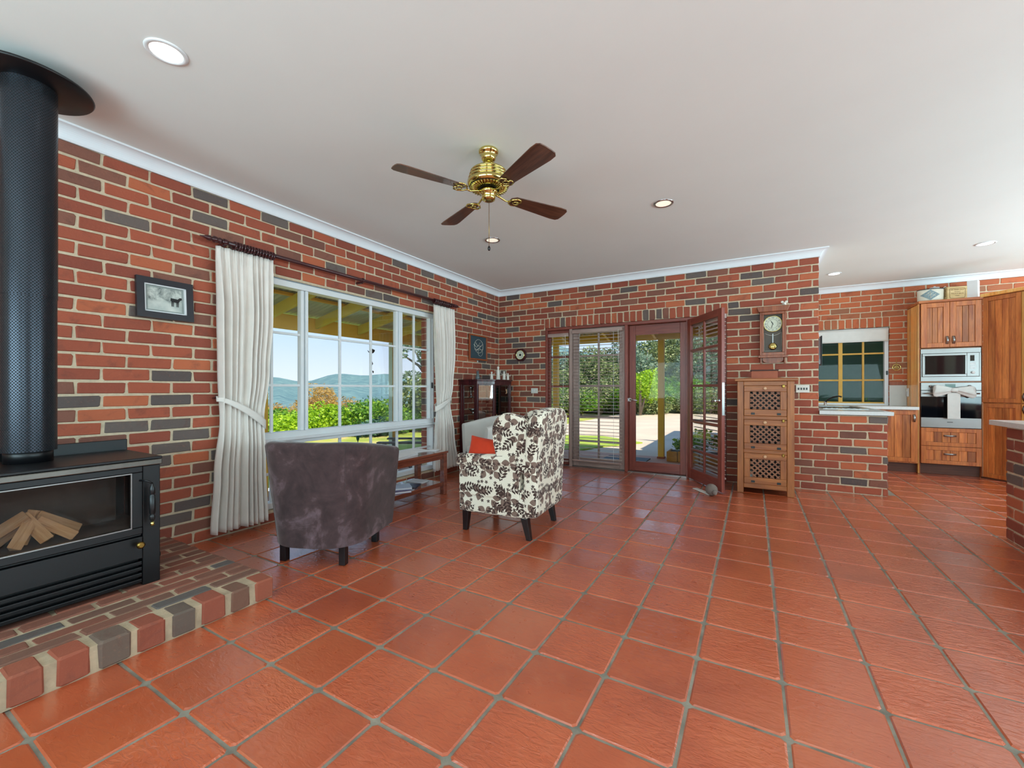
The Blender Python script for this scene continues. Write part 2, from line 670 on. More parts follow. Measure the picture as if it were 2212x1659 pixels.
M['ceramic'] = pbr('white_ceramic', (232, 224, 212), 0.3, var=0.05)
M['ceramic_tan'] = pbr('tan_ceramic', (214, 164, 124), 0.35, var=0.08)
M['ceramic_blue'] = pbr('blue_ceramic', (120, 150, 186), 0.3, var=0.1)
M['grey_figure'] = pbr('grey_ceramic', (96, 106, 110), 0.4, var=0.2)
M['enamel'] = pbr('cream_enamel', (228, 224, 208), 0.35, var=0.06)
M['enamel_blue'] = pbr('blue_green_stencil', (128, 150, 156), 0.45, var=0.2, scale=60)
M['crate'] = wood('pale_pine_crate', (206, 174, 118), (228, 200, 148), 'x', 1.4, 0.6)
M['crate_ink'] = pbr('brown_stencil_ink', (112, 68, 36), 0.7)
M['towel'] = pbr('grey_white_towel', (206, 204, 200), 0.95, var=0.04, bump=0.2, bscale=300, bdist=0.001)
M['yellow_frame'] = pbr('mustard_window_paint', (216, 164, 60), 0.45, var=0.06)
M['chalk_board'] = pbr('slate_blue_panel', (52, 74, 84), 0.6, var=0.1)
M['mustard'] = pbr('mustard_beam_paint', (238, 184, 66), 0.6, var=0.08, scale=3)
M['mustard_green'] = pbr('olive_mustard_paint', (220, 200, 84), 0.6, var=0.08, scale=3)
M['sage'] = pbr('sage_post_paint', (196, 214, 196), 0.6, var=0.06)
M['zinc'] = pbr('galvanised_sheet', (206, 218, 196), 0.5, 0.15, var=0.12, scale=3)
M['concrete'] = pbr('pale_concrete', (206, 184, 158), 0.9, var=0.1, scale=0.9)
M['paving'] = pbr('verandah_paving', (196, 150, 128), 0.8, var=0.1, scale=2)
M['lawn'] = (lambda t: (t.set(col=t.ramp(t.noise(t.pos(), 0.7, 6, 0.65, 0.4), [(0.3, lin((128, 146, 46))), (0.7, lin((206, 178, 118))), (0.5, lin((172, 176, 70)))]), rough=0.95), t.bump(t.noise(t.pos(), 40, 3), 0.5, 0.02), t.m)[2])(NT('dry_lawn'))
M['strip'] = (lambda t: (t.set(col=t.ramp(t.noise(t.pos(), 2.5, 5), [(0.3, lin((120, 150, 40))), (0.7, lin((176, 186, 70)))]), rough=0.95), t.m)[1])(NT('green_verge'))
M['bank'] = (lambda t: (t.set(col=t.ramp(t.noise(t.pos(), 0.8, 6), [(0.3, lin((70, 84, 46))), (0.7, lin((128, 130, 80)))]), rough=0.95), t.m)[1])(NT('scrubby_bank'))
M['hazed_forest'] = (lambda t: (t.set(col=t.ramp(t.noise(t.pos(), 0.035, 10, 0.8, 0.0), [(0.34, lin((66, 98, 104))), (0.66, lin((134, 160, 146))), (0.5, lin((96, 128, 126)))]), rough=0.95), t.bump(t.noise(t.pos(), 0.12, 6), 0.5, 3.0), t.m)[2])(NT('hazed_forest_slope'))  # blue-green tint stands in for distance haze over the hills
M['bark'] = pbr('grey_bark', (120, 108, 96), 0.9, var=0.25, scale=6, bump=0.5, bscale=14)
M['leaf_lime'] = leaf_mat('lime_leaves', (120, 160, 24), (196, 220, 50), (156, 196, 36))
M['leaf_green'] = leaf_mat('green_leaves', (60, 112, 30), (156, 190, 54), (104, 152, 42))
M['leaf_gold'] = leaf_mat('golden_leaves', (160, 120, 60), (216, 170, 96), (186, 156, 84))
M['leaf_gum'] = leaf_mat('gum_leaves', (82, 110, 96), (176, 192, 156), (124, 148, 122))
M['leaf_dark'] = leaf_mat('dark_bush_leaves', (70, 90, 58), (186, 190, 126), (124, 142, 88))
M['leaf_blue'] = leaf_mat('blue_green_leaves', (54, 92, 84), (110, 146, 116), (76, 118, 100))
M['teal_fence'] = pbr('teal_fence_sheet', (26, 82, 62), 0.6, var=0.1, scale=2)
M['planter'] = pbr('ochre_sandstone', (190, 132, 58), 0.85, var=0.2, scale=9, bump=0.5, bscale=16)
M['soil'] = pbr('dark_soil', (60, 44, 34), 0.95, var=0.2)
M['outdoor_chair'] = pbr('charcoal_timber', (52, 54, 56), 0.6, var=0.15)
M['roof_tin'] = pbr('roof_sheet', (120, 110, 100), 0.5, var=0.1)
M['log'] = wood('split_firewood', (186, 140, 100), (228, 192, 148), 'x', 1.5, 0.9)


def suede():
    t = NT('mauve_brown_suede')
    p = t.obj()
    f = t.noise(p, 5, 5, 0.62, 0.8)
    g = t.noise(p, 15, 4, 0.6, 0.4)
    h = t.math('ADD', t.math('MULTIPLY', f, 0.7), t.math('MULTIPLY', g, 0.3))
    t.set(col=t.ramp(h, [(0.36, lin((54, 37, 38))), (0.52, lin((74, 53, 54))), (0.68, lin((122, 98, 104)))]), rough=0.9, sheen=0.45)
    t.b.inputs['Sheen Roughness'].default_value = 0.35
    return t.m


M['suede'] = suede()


def perforated():
    t = NT('perforated_black_steel')
    p = t.obj()
    sp = t.n('ShaderNodeSeparateXYZ')
    t.link(p, sp.inputs[0])
    ang = t.math('MULTIPLY', t.math('ARCTAN2', sp.outputs[1], sp.outputs[0]), 0.1 / 0.0125)
    z = t.math('DIVIDE', sp.outputs[2], 0.0075)
    row = t.math('FLOOR', z)
    odd = t.math('MULTIPLY', t.math('MODULO', row, 2.0), 0.5)
    fx = t.math('SUBTRACT', t.math('FRACT', t.math('ADD', ang, odd)), 0.5)
    fz = t.math('MULTIPLY', t.math('SUBTRACT', t.math('FRACT', z), 0.5), 0.62)
    d = t.math('SQRT', t.math('ADD', t.math('MULTIPLY', fx, fx), t.math('MULTIPLY', fz, fz)))
    hole = t.math('SUBTRACT', 1.0, t.step(d, 0.2, 0.27))
    t.set(col=t.mix(hole, lin((58, 62, 70)), lin((5, 5, 7))), rough=t.math('ADD', 0.28, t.math('MULTIPLY', hole, 0.6)),
          metal=t.math('MULTIPLY', t.math('SUBTRACT', 1.0, hole), 0.8))
    t.bump(t.math('SUBTRACT', 1.0, hole), 0.5, 0.002)
    return t.m


M['perforated'] = perforated()


def floral():
    """printed cloth: sprigs, three-leaf clusters and small blossoms on cream"""
    t = NT('leaf_print_cloth')
    uv = t.uv()

    def cell(scale, off):
        v = t.n('ShaderNodeTexVoronoi')
        v.voronoi_dimensions = '2D'
        v.inputs['Scale'].default_value = scale
        v.inputs['Randomness'].default_value = 0.55
        p = t.vmath('ADD', uv, off)
        t.link(p, v.inputs['Vector'])
        d = t.vmath('SUBTRACT', p, v.outputs['Position'])
        sc = t.n('ShaderNodeSeparateColor')
        t.link(v.outputs['Color'], sc.inputs[0])
        rot = t.n('ShaderNodeVectorRotate')
        rot.rotation_type = 'Z_AXIS'
        t.link(d, rot.inputs['Vector'])
        t.link(t.math('MULTIPLY', sc.outputs[0], 6.283), rot.inputs['Angle'])
        s = t.n('ShaderNodeSeparateXYZ')
        t.link(rot.outputs[0], s.inputs[0])
        return s.outputs[0], s.outputs[1], sc.outputs[1]

    def sprig(scale, off, L, H, p, thr=0.0):
        x, y, rnd = cell(scale, off)
        xn = t.math('DIVIDE', x, L)
        env = t.math('SUBTRACT', 1.0, t.math('MULTIPLY', xn, xn))
        ay = t.math('ABSOLUTE', y)
        yn = t.math('DIVIDE', ay, t.math('MAXIMUM', t.math('MULTIPLY', env, H), 0.0001))
        u = t.math('SUBTRACT', t.math('FRACT', t.math('ADD', t.math('DIVIDE', x, p), t.math('MULTIPLY', ay, -0.6 / p))), 0.5)
        wid = t.math('MULTIPLY', t.math('SINE', t.math('MULTIPLY', t.math('MINIMUM', yn, 1.0), 3.1416)), 0.42)
        leaf = t.math('LESS_THAN', t.math('ABSOLUTE', u), wid)
        ins = t.math('MULTIPLY', t.math('LESS_THAN', yn, 1.0), t.math('GREATER_THAN', env, 0.0))
        stem = t.math('MULTIPLY', t.math('LESS_THAN', ay, 0.0011), t.math('GREATER_THAN', env, -0.3))
        return t.math('MULTIPLY', t.math('MAXIMUM', t.math('MULTIPLY', leaf, ins), stem), t.math('GREATER_THAN', rnd, thr))

    def petals(scale, off, rad, n, lo, thr=0.0):
        x, y, rnd = cell(scale, off)
        a = t.math('ARCTAN2', y, x)
        r = t.math('SQRT', t.math('ADD', t.math('MULTIPLY', x, x), t.math('MULTIPLY', y, y)))
        cs = t.math('ABSOLUTE', t.math('COSINE', t.math('MULTIPLY', a, n / 2.0)))
        lim = t.math('MULTIPLY', t.math('ADD', t.math('MULTIPLY', cs, 1 - lo), lo), rad)
        k = t.math('LESS_THAN', r, lim)
        return t.math('MULTIPLY', k, t.math('GREATER_THAN', rnd, thr))

    def trefoil(scale, off, rad, thr):
        x, y, rnd = cell(scale, off)
        a = t.math('ARCTAN2', y, x)
        r = t.math('SQRT', t.math('ADD', t.math('MULTIPLY', x, x), t.math('MULTIPLY', y, y)))
        k = t.math('SUBTRACT', t.math('MULTIPLY', t.math('FRACT', t.math('DIVIDE', t.math('ADD', a, 6.2832), 2.0944)), 2.0944), 1.0472)
        lx = t.math('DIVIDE', t.math('MULTIPLY', r, t.math('COSINE', k)), rad)
        ly = t.math('ABSOLUTE', t.math('MULTIPLY', r, t.math('SINE', k)))
        lim = t.math('MULTIPLY', t.math('SINE', t.math('MULTIPLY', t.math('MINIMUM', t.math('MAXIMUM', lx, 0.0), 1.0), 3.1416)), rad * 0.34)
        return t.math('MULTIPLY', t.math('LESS_THAN', ly, lim), t.math('GREATER_THAN', rnd, thr))

    s1 = sprig(6.2, (0.0, 0.0, 0), 0.072, 0.042, 0.026)
    s2 = sprig(5.8, (3.37, 1.91, 0), 0.062, 0.038, 0.025, 0.12)
    big = trefoil(6.8, (1.27, 5.3, 0), 0.075, 0.05)
    sml = petals(26.0, (7.7, 2.1, 0), 0.0150, 5, 0.3, 0.62)
    base = t.mix(t.noise(uv, 5, 2), lin((242, 233, 216)), lin((231, 218, 196)))
    col = t.mix(big, base, lin((130, 104, 92)))
    col = t.mix(t.math('MAXIMUM', s1, s2), col, lin((64, 42, 36)))
    col = t.mix(sml, col, lin((72, 50, 44)))
    t.set(col=col, rough=0.9, sheen=0.15)
    t.bump(t.noise(uv, 300, 2), 0.1, 0.001)
    return t.m


M['floral'] = floral()


def photo_print():
    """a pale black-and-white picture of a clearing with trees"""
    t = NT('monochrome_print')
    p = t.obj()
    f = t.noise(p, 16, 6, 0.7, 0.4)
    sp = t.n('ShaderNodeSeparateXYZ')
    t.link(p, sp.inputs[0])
    up = t.step(sp.outputs[2], -0.03, 0.0)
    trees = t.ramp(f, [(0.35, lin((70, 84, 84))), (0.65, lin((216, 220, 212)))])
    ground = t.ramp(t.noise(p, 9, 3), [(0.3, lin((170, 180, 176))), (0.7, lin((222, 224, 216)))])
    t.set(col=t.mix(up, ground, trees), rough=0.3)
    return t.m


M['photo_print'] = photo_print()
# ------------------------------------------------------------------ room shell
CEIL = 2.735
COURSE = 0.0857
XR, YF, YK = 8.6, -8.5, 2.36         # right wall, wall behind the camera, kitchen back wall
XE = 4.26                            # end of the full-height back wall

# ---- floor: grout bed with terracotta tiles
fl = MB().box(-0.02, XR, YF, 0.0, -0.12, -0.005).box(XE, XR, 0.0, YK, -0.12, -0.005).box(0.84, 3.32, 0.0, 0.16, -0.12, -0.005)
floor = struct(fl.build('floor', 'grout'), 'glossy terracotta tiled floor with grey grout joints', 'floor')
TP = 0.31


def tile_mesh(seed):
    r = random.Random(seed)
    m = MB()
    h, b = 0.1495, 0.006
    def ringv(e, z, j):
        k = h - e
        c = 0.012
        pts = [(-k + c, -k), (k - c, -k), (k, -k + c), (k, k - c), (k - c, k), (-k + c, k), (-k, k - c), (-k, -k + c)]
        return [(x + r.uniform(-j, j), y + r.uniform(-j, j), z) for x, y in pts]
    vs_ = ringv(0, -0.011, 0) + ringv(0, -0.004, 0.0012) + ringv(b, 0.0, 0.001)
    fs = [tuple(range(16, 24))]
    for a in (0, 8):
        for i in range(8):
            j = (i + 1) % 8
            fs.append((a + i, a + j, a + 8 + j, a + 8 + i))
    m._add(vs_, fs)
    return m


TILE_ME = []
for s_ in range(4):
    o_ = tile_mesh(s_).build('tile', 'tile')
    TILE_ME.append(o_.data)
    bpy.data.objects.remove(o_)

cells = []
for i in range(0, 29):
    for j in range(-9, 28):
        cx, cy = 0.31 * i - 0.0087 + 0.155, -0.207 - 0.31 * j + 0.155
        if cy > 0.0 and cx < XE + 0.6:
            continue
        if cy > YK - 0.1 or cx > XR or cy < YF:
            continue
        cells.append((prominence((cx, cy, 0), (0, 0, 1)), cx, cy))
cells.sort(reverse=True)


def joined(name, parent, items, meshes, mat, colors=None):
    """the remaining pieces of a kind, real geometry joined into one part"""
    V, F, Cc = [], [], []
    for k, (mi, mx) in enumerate(items):
        me = meshes[mi]
        b = len(V)
        V += [tuple(mx @ v.co) for v in me.vertices]
        F += [tuple(b + q for q in p.vertices) for p in me.polygons]
        if colors:
            Cc += [colors[k]] * len(me.vertices)
    me = bpy.data.meshes.new(name)
    me.from_pydata(V, [], F)
    if colors:
        at_ = me.attributes.new('col', 'FLOAT_COLOR', 'POINT')
        at_.data.foreach_set('color', [c for q in Cc for c in q])
    me.materials.append(M[mat])
    o = bpy.data.objects.new(name, me)
    COL.objects.link(o)
    o.parent = parent
    o['kind'] = 'stuff'
    return o


rest = []
for k, (w_, cx, cy) in enumerate(cells):
    mi = random.randrange(4)
    rz = random.randrange(4) * math.pi / 2 + random.uniform(-0.004, 0.004)
    dz = random.uniform(-0.0012, 0.0004)
    if k < 295 and w_ > 0:
        o_ = bpy.data.objects.new('tile', TILE_ME[mi])
        COL.objects.link(o_)
        o_.parent = floor
        o_.location = (cx, cy, dz)
        o_.rotation_euler = (random.uniform(-.0015, .0015), random.uniform(-.0015, .0015), rz)
    else:
        rest.append((mi, Matrix.Translation((cx, cy, dz)) @ Matrix.Rotation(rz, 4, 'Z')))
joined('tile_field', floor, rest, TILE_ME, 'tile')

# ---- bricks
def brick_mesh(seed, L, H=0.0735, D=0.1):
    """front face at y = 0 facing -y, body runs back; corners worn and uneven"""
    r = random.Random(seed)
    m = MB()
    hl, hh = L / 2, H / 2
    def ringv(e, y, j):
        c1 = [r.uniform(0.002, 0.0095) for _ in range(4)]
        a, b = hl - e, hh - e
        pts = [(-a + c1[0], -b), (a - c1[1], -b), (a, -b + c1[1] * .8), (a, b - c1[2] * .8), (a - c1[2], b), (-a + c1[3], b), (-a, b - c1[3] * .8), (-a, -b + c1[0] * .8)]
        return [(x + r.uniform(-j, j), y + r.uniform(-0.001, 0.001), z + r.uniform(-j, j)) for x, z in pts]
    st = r.getstate()
    f1 = ringv(0.0045, 0.0, 0.0034)
    r.setstate(st)
    f2 = ringv(0.0, 0.006, 0.0034)
    f3 = [(x, D, z) for x, y, z in f2]
    m._add(f1 + f2 + f3, [tuple(range(8))] + [(i, i + 8, (i + 1) % 8 + 8, (i + 1) % 8) for i in range(8)] + [(i + 8, i + 16, (i + 1) % 8 + 16, (i + 1) % 8 + 8) for i in range(8)])
    return m


BR_LEN = [0.2345] * 10 + [0.112] * 5 + [0.0745] * 4
BRICKS = []
for s_, L_ in enumerate(BR_LEN):
    o_ = brick_mesh(100 + s_, L_).build('brick', 'brick')
    BRICKS.append(o_.data)
    bpy.data.objects.remove(o_)


def brick_colour(r, warm_light=0.0):
    k = r.random()
    if k < 0.12:
        c = mixc((112, 98, 92), (92, 80, 78), r.random())
    elif k < 0.25:
        c = mixc((142, 90, 74), (122, 78, 66), r.random())
    elif k < 0.33:
        c = mixc((196, 106, 70), (188, 100, 68), r.random())
    else:
        c = mixc((178, 90, 64), (144, 72, 56), r.random())
    if warm_light:
        c = mixc(c, (228, 128, 76), warm_light)  # mixes warm kitchen light into the brick colour
    l = lin(c)
    return l


def lay(root, rects, place, normal, warm_light=0.0, limit=295, seed=1, dark=None):
    """rects: (u centre, z centre, length, height); place(u, z) -> world point and rotation of a brick face"""
    r = random.Random(seed)
    items = []
    for (u, z, L, H) in rects:
        p, rot = place(u, z)
        items.append((prominence(p, normal), p, rot, L, H))
    items.sort(key=lambda q: -q[0])
    rest_, cols = [], []
    for k, (w_, p, rot, L, H) in enumerate(items):
        if L > 0.17:
            mi = r.randrange(10)
        elif L > 0.09:
            mi = 10 + r.randrange(5)
        else:
            mi = 15 + r.randrange(4)
        sx, sz = L / BR_LEN[mi], H / 0.0735
        c = brick_colour(r, warm_light)
        n = Vector(normal)
        p = Vector(p) + n * r.uniform(-0.002, 0.0015)
        fl_ = r.random() < 0.5
        if k < limit and w_ > 0:
            o = bpy.data.objects.new('brick', BRICKS[mi])
            COL.objects.link(o)
            o.parent = root
            o.location = p
            o.rotation_euler = rot
            o.rotation_euler.y += r.uniform(-0.006, 0.006) + (math.pi if fl_ else 0.0) if rot[0] == 0 else 0.0
            o.scale = (sx, 1, sz)
            o.color = c
        else:
            mx = Matrix.Translation(p) @ (Matrix.Rotation(rot[2], 4, 'Z') @ Matrix.Rotation(rot[1], 4, 'Y') @ Matrix.Rotation(rot[0], 4, 'X')) @ Matrix.Diagonal((sx, 1, sz, 1))
            rest_.append((mi, mx))
            cols.append(c)
    if rest_:
        joined('brick_field', root, rest_, BRICKS, 'brick_stuff', cols)


def courses(u0, u1, k0, k1, ph, pitch, openings, top=None, minlen=0.04):
    """stretcher bond between u0 and u1; openings: (ua, ub, za, zb)"""
    out = []
    for k in range(k0, k1):
        za, zb = k * COURSE, (k + 1) * COURSE
        if top is not None:
            if za >= top - 0.02:
                continue
            zb = min(zb, top + 0.004)
        off = ph + (pitch / 2 if k % 2 else 0.0)
        n0 = math.floor((u0 - off) / pitch)
        us = [off + pitch * n + 0.007 * math.sin(12.9 * k + 7.3 * n) for n in range(n0, n0 + int((u1 - u0) / pitch) + 3)]
        free = [(u0, u1)]
        zm = (za + zb) / 2
        for (a, b, c, d) in openings:
            if c < zm < d:
                nf = []
                for (x, y) in free:
                    if b <= x or a >= y:
                        nf.append((x, y))
                    else:
                        if a - x > 0.02:
                            nf.append((x, a))
                        if y - b > 0.02:
                            nf.append((b, y))
                free = nf
        for (x, y) in free:
            cuts = [x] + [q for q in us if x + minlen < q < y - minlen] + [y]
            for a, b in zip(cuts, cuts[1:]):
                ga = 0.0015 if a == x else 0.0062
                gb = 0.0015 if b == y else 0.0062
                out.append(((a + ga + b - gb) / 2, (za + zb) / 2, b - gb - a - ga, zb - za - 0.0120))
    return out


# ---- wall with the big window (x = 0)
WY0, WY1, WZ0, WZ1 = -4.10, -1.57, 0.105, 2.125     # window opening
def slab(name, boxes, mat='mortar'):
    m = MB()
    for b in boxes:
        m.box(*b)
    return m.build(name, mat)


wall_left = struct(slab('wall_left', [(-0.25, -0.006, YF, WY0 - .006, -0.1, CEIL), (-0.25, -0.006, WY1 + .006, 0.25, -0.1, CEIL),
                                      (-0.25, -0.006, WY0 - .006, WY1 + .006, WZ1 + .006, CEIL), (-0.25, -0.006, WY0 - .006, WY1 + .006, -0.1, WZ0 - .006)]),
                   'red brick wall with cream mortar around the large white window', 'wall')
rects = courses(-6.6, 0.0, 0, 31, -4.842, 0.249, [(WY0, WY1, WZ0, WZ1)], top=2.66)
lay(wall_left, rects, lambda u, z: ((0.0, u, z), (0, 0, math.pi / 2)), (1, 0, 0), seed=11)
# header ends in the outer reveal beside the window
for k in range(2, 25):
    o_ = bpy.data.objects.new('brick', BRICKS[10 + k % 5])
    COL.objects.link(o_)
    o_.parent = wall_left
    o_.location = (-0.205, WY1 - 0.001, (k + 0.5) * COURSE)
    o_.rotation_euler = (0, 0, 0)
    o_.scale = (0.95, 0.4, 1)
    o_.color = brick_colour(random)

# ---- wall with the French doors (y = 0)
DX0, DX1, DZ = 0.84, 3.32, 2.078
wall_back = struct(slab('wall_back', [(-0.25, DX0 - .006, 0.006, 0.25, -0.1, CEIL), (DX1 + .006, XE - .004, 0.006, 0.25, -0.1, CEIL), (DX0 - .006, DX1 + .006, 0.006, 0.25, DZ + .006, CEIL)]),
                   'red brick wall with French doors and a soldier course above them', 'wall')
rects = courses(0.0, XE, 0, 31, 3.832, 0.2465, [(DX0, DX1, -1, DZ), (DX0 - 0.02, DX1 + 0.02, DZ, 26 * COURSE), (DX1 - 0.01, XE + 1, -1, 10 * COURSE)], top=2.66)
low = courses(DX1, 4.862, 0, 10, 3.832, 0.2465, [], top=0.857)
rects += [q for q in low if q[0] < XE - 0.02]
n_s = 29
wS = (DX1 - DX0 + 0.04) / n_s
for i in range(n_s):
    rects.append((DX0 - 0.02 + wS * (i + 0.5), (DZ + 26 * COURSE) / 2, wS - 0.013, 26 * COURSE - DZ - 0.012))
lay(wall_back, rects, lambda u, z: ((u, 0.0, z), (0, 0, 0)), (0, -1, 0), seed=5)

# ---- low wall carrying the kitchen bench
wall_low = struct(slab('wall_low', [(XE - .004, 4.853, 0.006, 0.11, -0.1, 0.86)]), 'waist-high red brick wall under the pale kitchen benchtop', 'wall')
rects = [q for q in low if q[0] >= XE - 0.02]
lay(wall_low, rects, lambda u, z: ((u, 0.0, z), (0, 0, 0)), (0, -1, 0), seed=8)

# ---- kitchen back wall with its window
KX0, KX1, KZ0, KZ1 = 4.34, 5.37, 0.90, 2.075
wall_kitchen = struct(slab('wall_kitchen', [(XE - .26, KX0 - .006, YK + .006, YK + .25, -0.1, CEIL), (KX1 + .006, XR + .2, YK + .006, YK + .25, -0.1, CEIL),
                                            (KX0 - .006, KX1 + .006, YK + .006, YK + .25, KZ1 + .006, CEIL), (KX0 - .006, KX1 + .006, YK + .006, YK + .25, -0.1, KZ0 - .006)]),
                      'brick kitchen wall coloured orange as if in warm light, with a mustard framed window', 'wall')
rects = courses(XE, 7.6, 11, 31, 4.30, 0.2465, [(KX0, KX1, KZ0, KZ1), (KX0 - 0.02, KX1 + 0.01, KZ1, 26 * COURSE)], top=2.66)
n_s = 12
wS = (KX1 - KX0 + 0.03) / n_s
for i in range(n_s):
    rects.append((KX0 - 0.02 + wS * (i + 0.5), (KZ1 + 26 * COURSE) / 2, wS - 0.013, 26 * COURSE - KZ1 - 0.012))
lay(wall_kitchen, rects, lambda u, z: ((u, YK, z), (0, 0, 0)), (0, -1, 0), warm_light=0.5, seed=21, limit=200)
# wall between verandah and kitchen, and the walls behind the camera
struct(slab('wall_side', [(XE - 0.25, XE - 0.006, 0.25, YK + .006, -0.1, CEIL)], 'plain_brick'), 'brick wall between the kitchen bench and the verandah', 'wall')
struct(slab('wall_right', [(XR, XR + .2, YF, -5.8, -0.1, CEIL), (XR, XR + .2, -2.6, -1.8, -0.1, CEIL), (XR, XR + .2, 1.2, YK + .2, -0.1, CEIL),
                           (XR, XR + .2, YF, YK, 2.3, CEIL), (XR, XR + .2, YF, YK, -0.1, 0.6)], 'plain_brick'), 'brick wall with wide windows across from the curtained window', 'wall')
struct(slab('wall_front', [(-0.25, 0.7, YF - .2, YF, -0.1, CEIL), (3.7, 4.5, YF - .2, YF, -0.1, CEIL), (7.5, XR + .2, YF - .2, YF, -0.1, CEIL),
                           (-0.25, XR + .2, YF - .2, YF, 2.3, CEIL), (-0.25, XR + .2, YF - .2, YF, -0.1, 0.6)], 'plain_brick'), 'brick wall with two windows facing the French doors', 'wall')

# ---- ceiling and cornice
struct(MB().box(-0.25, XR + .2, YF - .2, 0.25, CEIL, CEIL + 0.06).box(XE - 0.25, XR + .2, 0.25, YK + .25, CEIL, CEIL + 0.06).build('ceiling', 'ceiling'),
       'flat white plaster ceiling', 'ceiling')
prof = [(0.0, CEIL - 0.085), (0.010, CEIL - 0.085), (0.014, CEIL - 0.078)]
for k in range(9):
    a = k / 8 * math.pi / 2
    prof.append((0.078 - 0.062 * math.cos(a), CEIL - 0.012 - 0.062 + 0.062 * math.sin(a)))
prof += [(0.084, CEIL - 0.012), (0.084, CEIL), (0.0, CEIL)]
path = [(0.0, YF), (0.0, 0.0), (XE, 0.0), (XE, YK), (XR, YK)]
mc = MB()
vs_, fs = [], []
for i, p in enumerate(path):
    def nrm(a, b):
        d = Vector((b[0] - a[0], b[1] - a[1])).normalized()
        return Vector((d.y, -d.x))
    n1 = nrm(path[max(i - 1, 0)], path[max(i - 1, 0) + 1])
    n2 = nrm(path[min(i, len(path) - 2)], path[min(i, len(path) - 2) + 1])
    mt = (n1 + n2)
    mt = mt / (mt.dot(n1)) if i not in (0, len(path) - 1) else n1
    vs_ += [(p[0] + mt.x * o, p[1] + mt.y * o, z) for o, z in prof]
npf = len(prof)
for i in range(len(path) - 1):
    for k in range(npf - 1):
        fs.append((i * npf + k, (i + 1) * npf + k, (i + 1) * npf + k + 1, i * npf + k + 1))
mc._add(vs_, fs, False)
struct(mc.build('trim_1', 'cornice'), 'white coved plaster cornice along the brick walls', 'cornice')

# ------------------------------------------------------------------ window over the view (window_1)
def window_root(name, label):
    o = bpy.data.objects.new(name, None)
    COL.objects.link(o)
    return struct(o, label, 'window')


win = window_root('window_1', 'wide white framed window with small panes looking onto the verandah')
WX = -0.085
Y_M = [-4.017, -3.403, -2.19, -1.612]                 # sash stiles
BARS = [-3.705, -2.993, -2.588, -1.902]
ZB = [1.655, 1.183]
TR0, TR1 = 0.655, 0.765
def fr(name, x0, x1, y0, y1, z0, z1, mat='white_paint', bev=0.003):
    return MB().box(x0, x1, y0, y1, z0, z1).build(name, mat, win, bevel=bev)


fr('frame', WX - .05, WX + .05, WY0, WY0 + .045, WZ0, WZ1)
fr('frame', WX - .05, WX + .05, WY1 - .03, WY1, WZ0, WZ1)
fr('frame', WX - .05, WX + .05, WY0 + .045, WY1 - .03, WZ1 - .055, WZ1)
fr('frame', WX - .05, WX + .05, WY0 + .045, WY1 - .03, WZ0, WZ0 + .05)
fr('transom', WX - .05, WX + .055, WY0 + .045, WY1 - .03, TR0, TR1)
fr('sill', WX + .056, WX + .085, WY0 + .01, WY1 + 0.02, TR0 + .035, TR0 + .06)
fr('head_flashing', WX - .03, WX + .055, WY0 + .0, WY1 - .0, WZ1 + .0005, WZ1 + .012, 'grey_alu')
fr('stile', WX - .03, WX + .025, Y_M[1] - .036, Y_M[1] - .004, TR1, WZ1 - .055)
fr('stile', WX - .02, WX + .04, Y_M[1] + .004, Y_M[1] + .03, TR1, WZ1 - .055)
fr('stile', WX - .03, WX + .025, Y_M[2] - .03, Y_M[2] - .004, TR1, WZ1 - .055)
fr('stile', WX - .02, WX + .04, Y_M[2] + .004, Y_M[2] + .055, TR1, WZ1 - .055)
fr('stile', WX - .02, WX + .04, Y_M[3] - .028, Y_M[3] + .01, TR1, WZ1 - .055)
for y in BARS:
    fr('glazing_bar', WX - .012, WX + .012, y - .011, y + .011, TR1, WZ1 - .055, bev=0.002)
for y in BARS + [Y_M[1], Y_M[2]]:
    fr('glazing_bar', WX - .012, WX + .012, y - .012, y + .012, WZ0 + .05, TR0, bev=0.002)
edges = [WY0 + .045, -3.705, Y_M[1], -2.993, -2.588, Y_M[2], -1.902, Y_M[3]]
for z in ZB + [0.40]:
    lo, hi = edges[0], WY1 - .03
    fr('glazing_bar', WX - .0095, WX + .0095, lo, hi, z - .011, z + .011, bev=0.002)
for a, b in zip(edges, edges[1:]):
    zs = [WZ0 + .05, 0.40, TR0]
    for c, d in list(zip(zs, zs[1:])) + [(TR1, ZB[1]), (ZB[1], ZB[0]), (ZB[0], WZ1 - .055)]:
        MB().box(WX - .002, WX + .002, a + .012, b - .012, c + .011, d - .011).build('pane', 'window_glass', win)
MB().box(WX + .055, WX + .075, -1.632, -1.618, 1.16, 1.235).build('catch', 'black_plastic', win, bevel=0.004)

# ------------------------------------------------------------------ French doors (door_1): frame, fixed leaf, sidelights, screen door
door = window_root('door_1', 'wide French door set of maroon and grey-brown timber with sidelights')
door['category'] = 'door'
def dp(name, x0, x1, y0, y1, z0, z1, mat='mauve_wood', bev=0.004, parent=None):
    return MB().box(x0, x1, y0, y1, z0, z1).build(name, mat, parent or door, bevel=bev)


dp('jamb', DX0, DX0 + .035, 0.0, .13, 0, DZ, 'maroon_wood')
dp('mullion', 1.232, 1.275, -.005, .12, 0, DZ - .04)
dp('mullion', 2.055, 2.098, -.005, .12, 0, DZ - .04, 'maroon_wood')
dp('mullion', 2.855, 2.895, -.005, .12, 0, DZ - .04, 'maroon_wood')
dp('jamb', DX1 - .035, DX1, 0.0, .13, 0, DZ, 'maroon_wood')
dp('head', DX0 + .035, DX1 - .035, 0.0, .13, DZ - .04, DZ, 'maroon_wood_x')
dp('threshold', DX0 + .035, DX1 - .035, .005, .16, -.004, .012, 'steel', 0.003)
LEAF_Z = [0.15, 0.385, 0.742, 1.19, 1.635, 1.96]


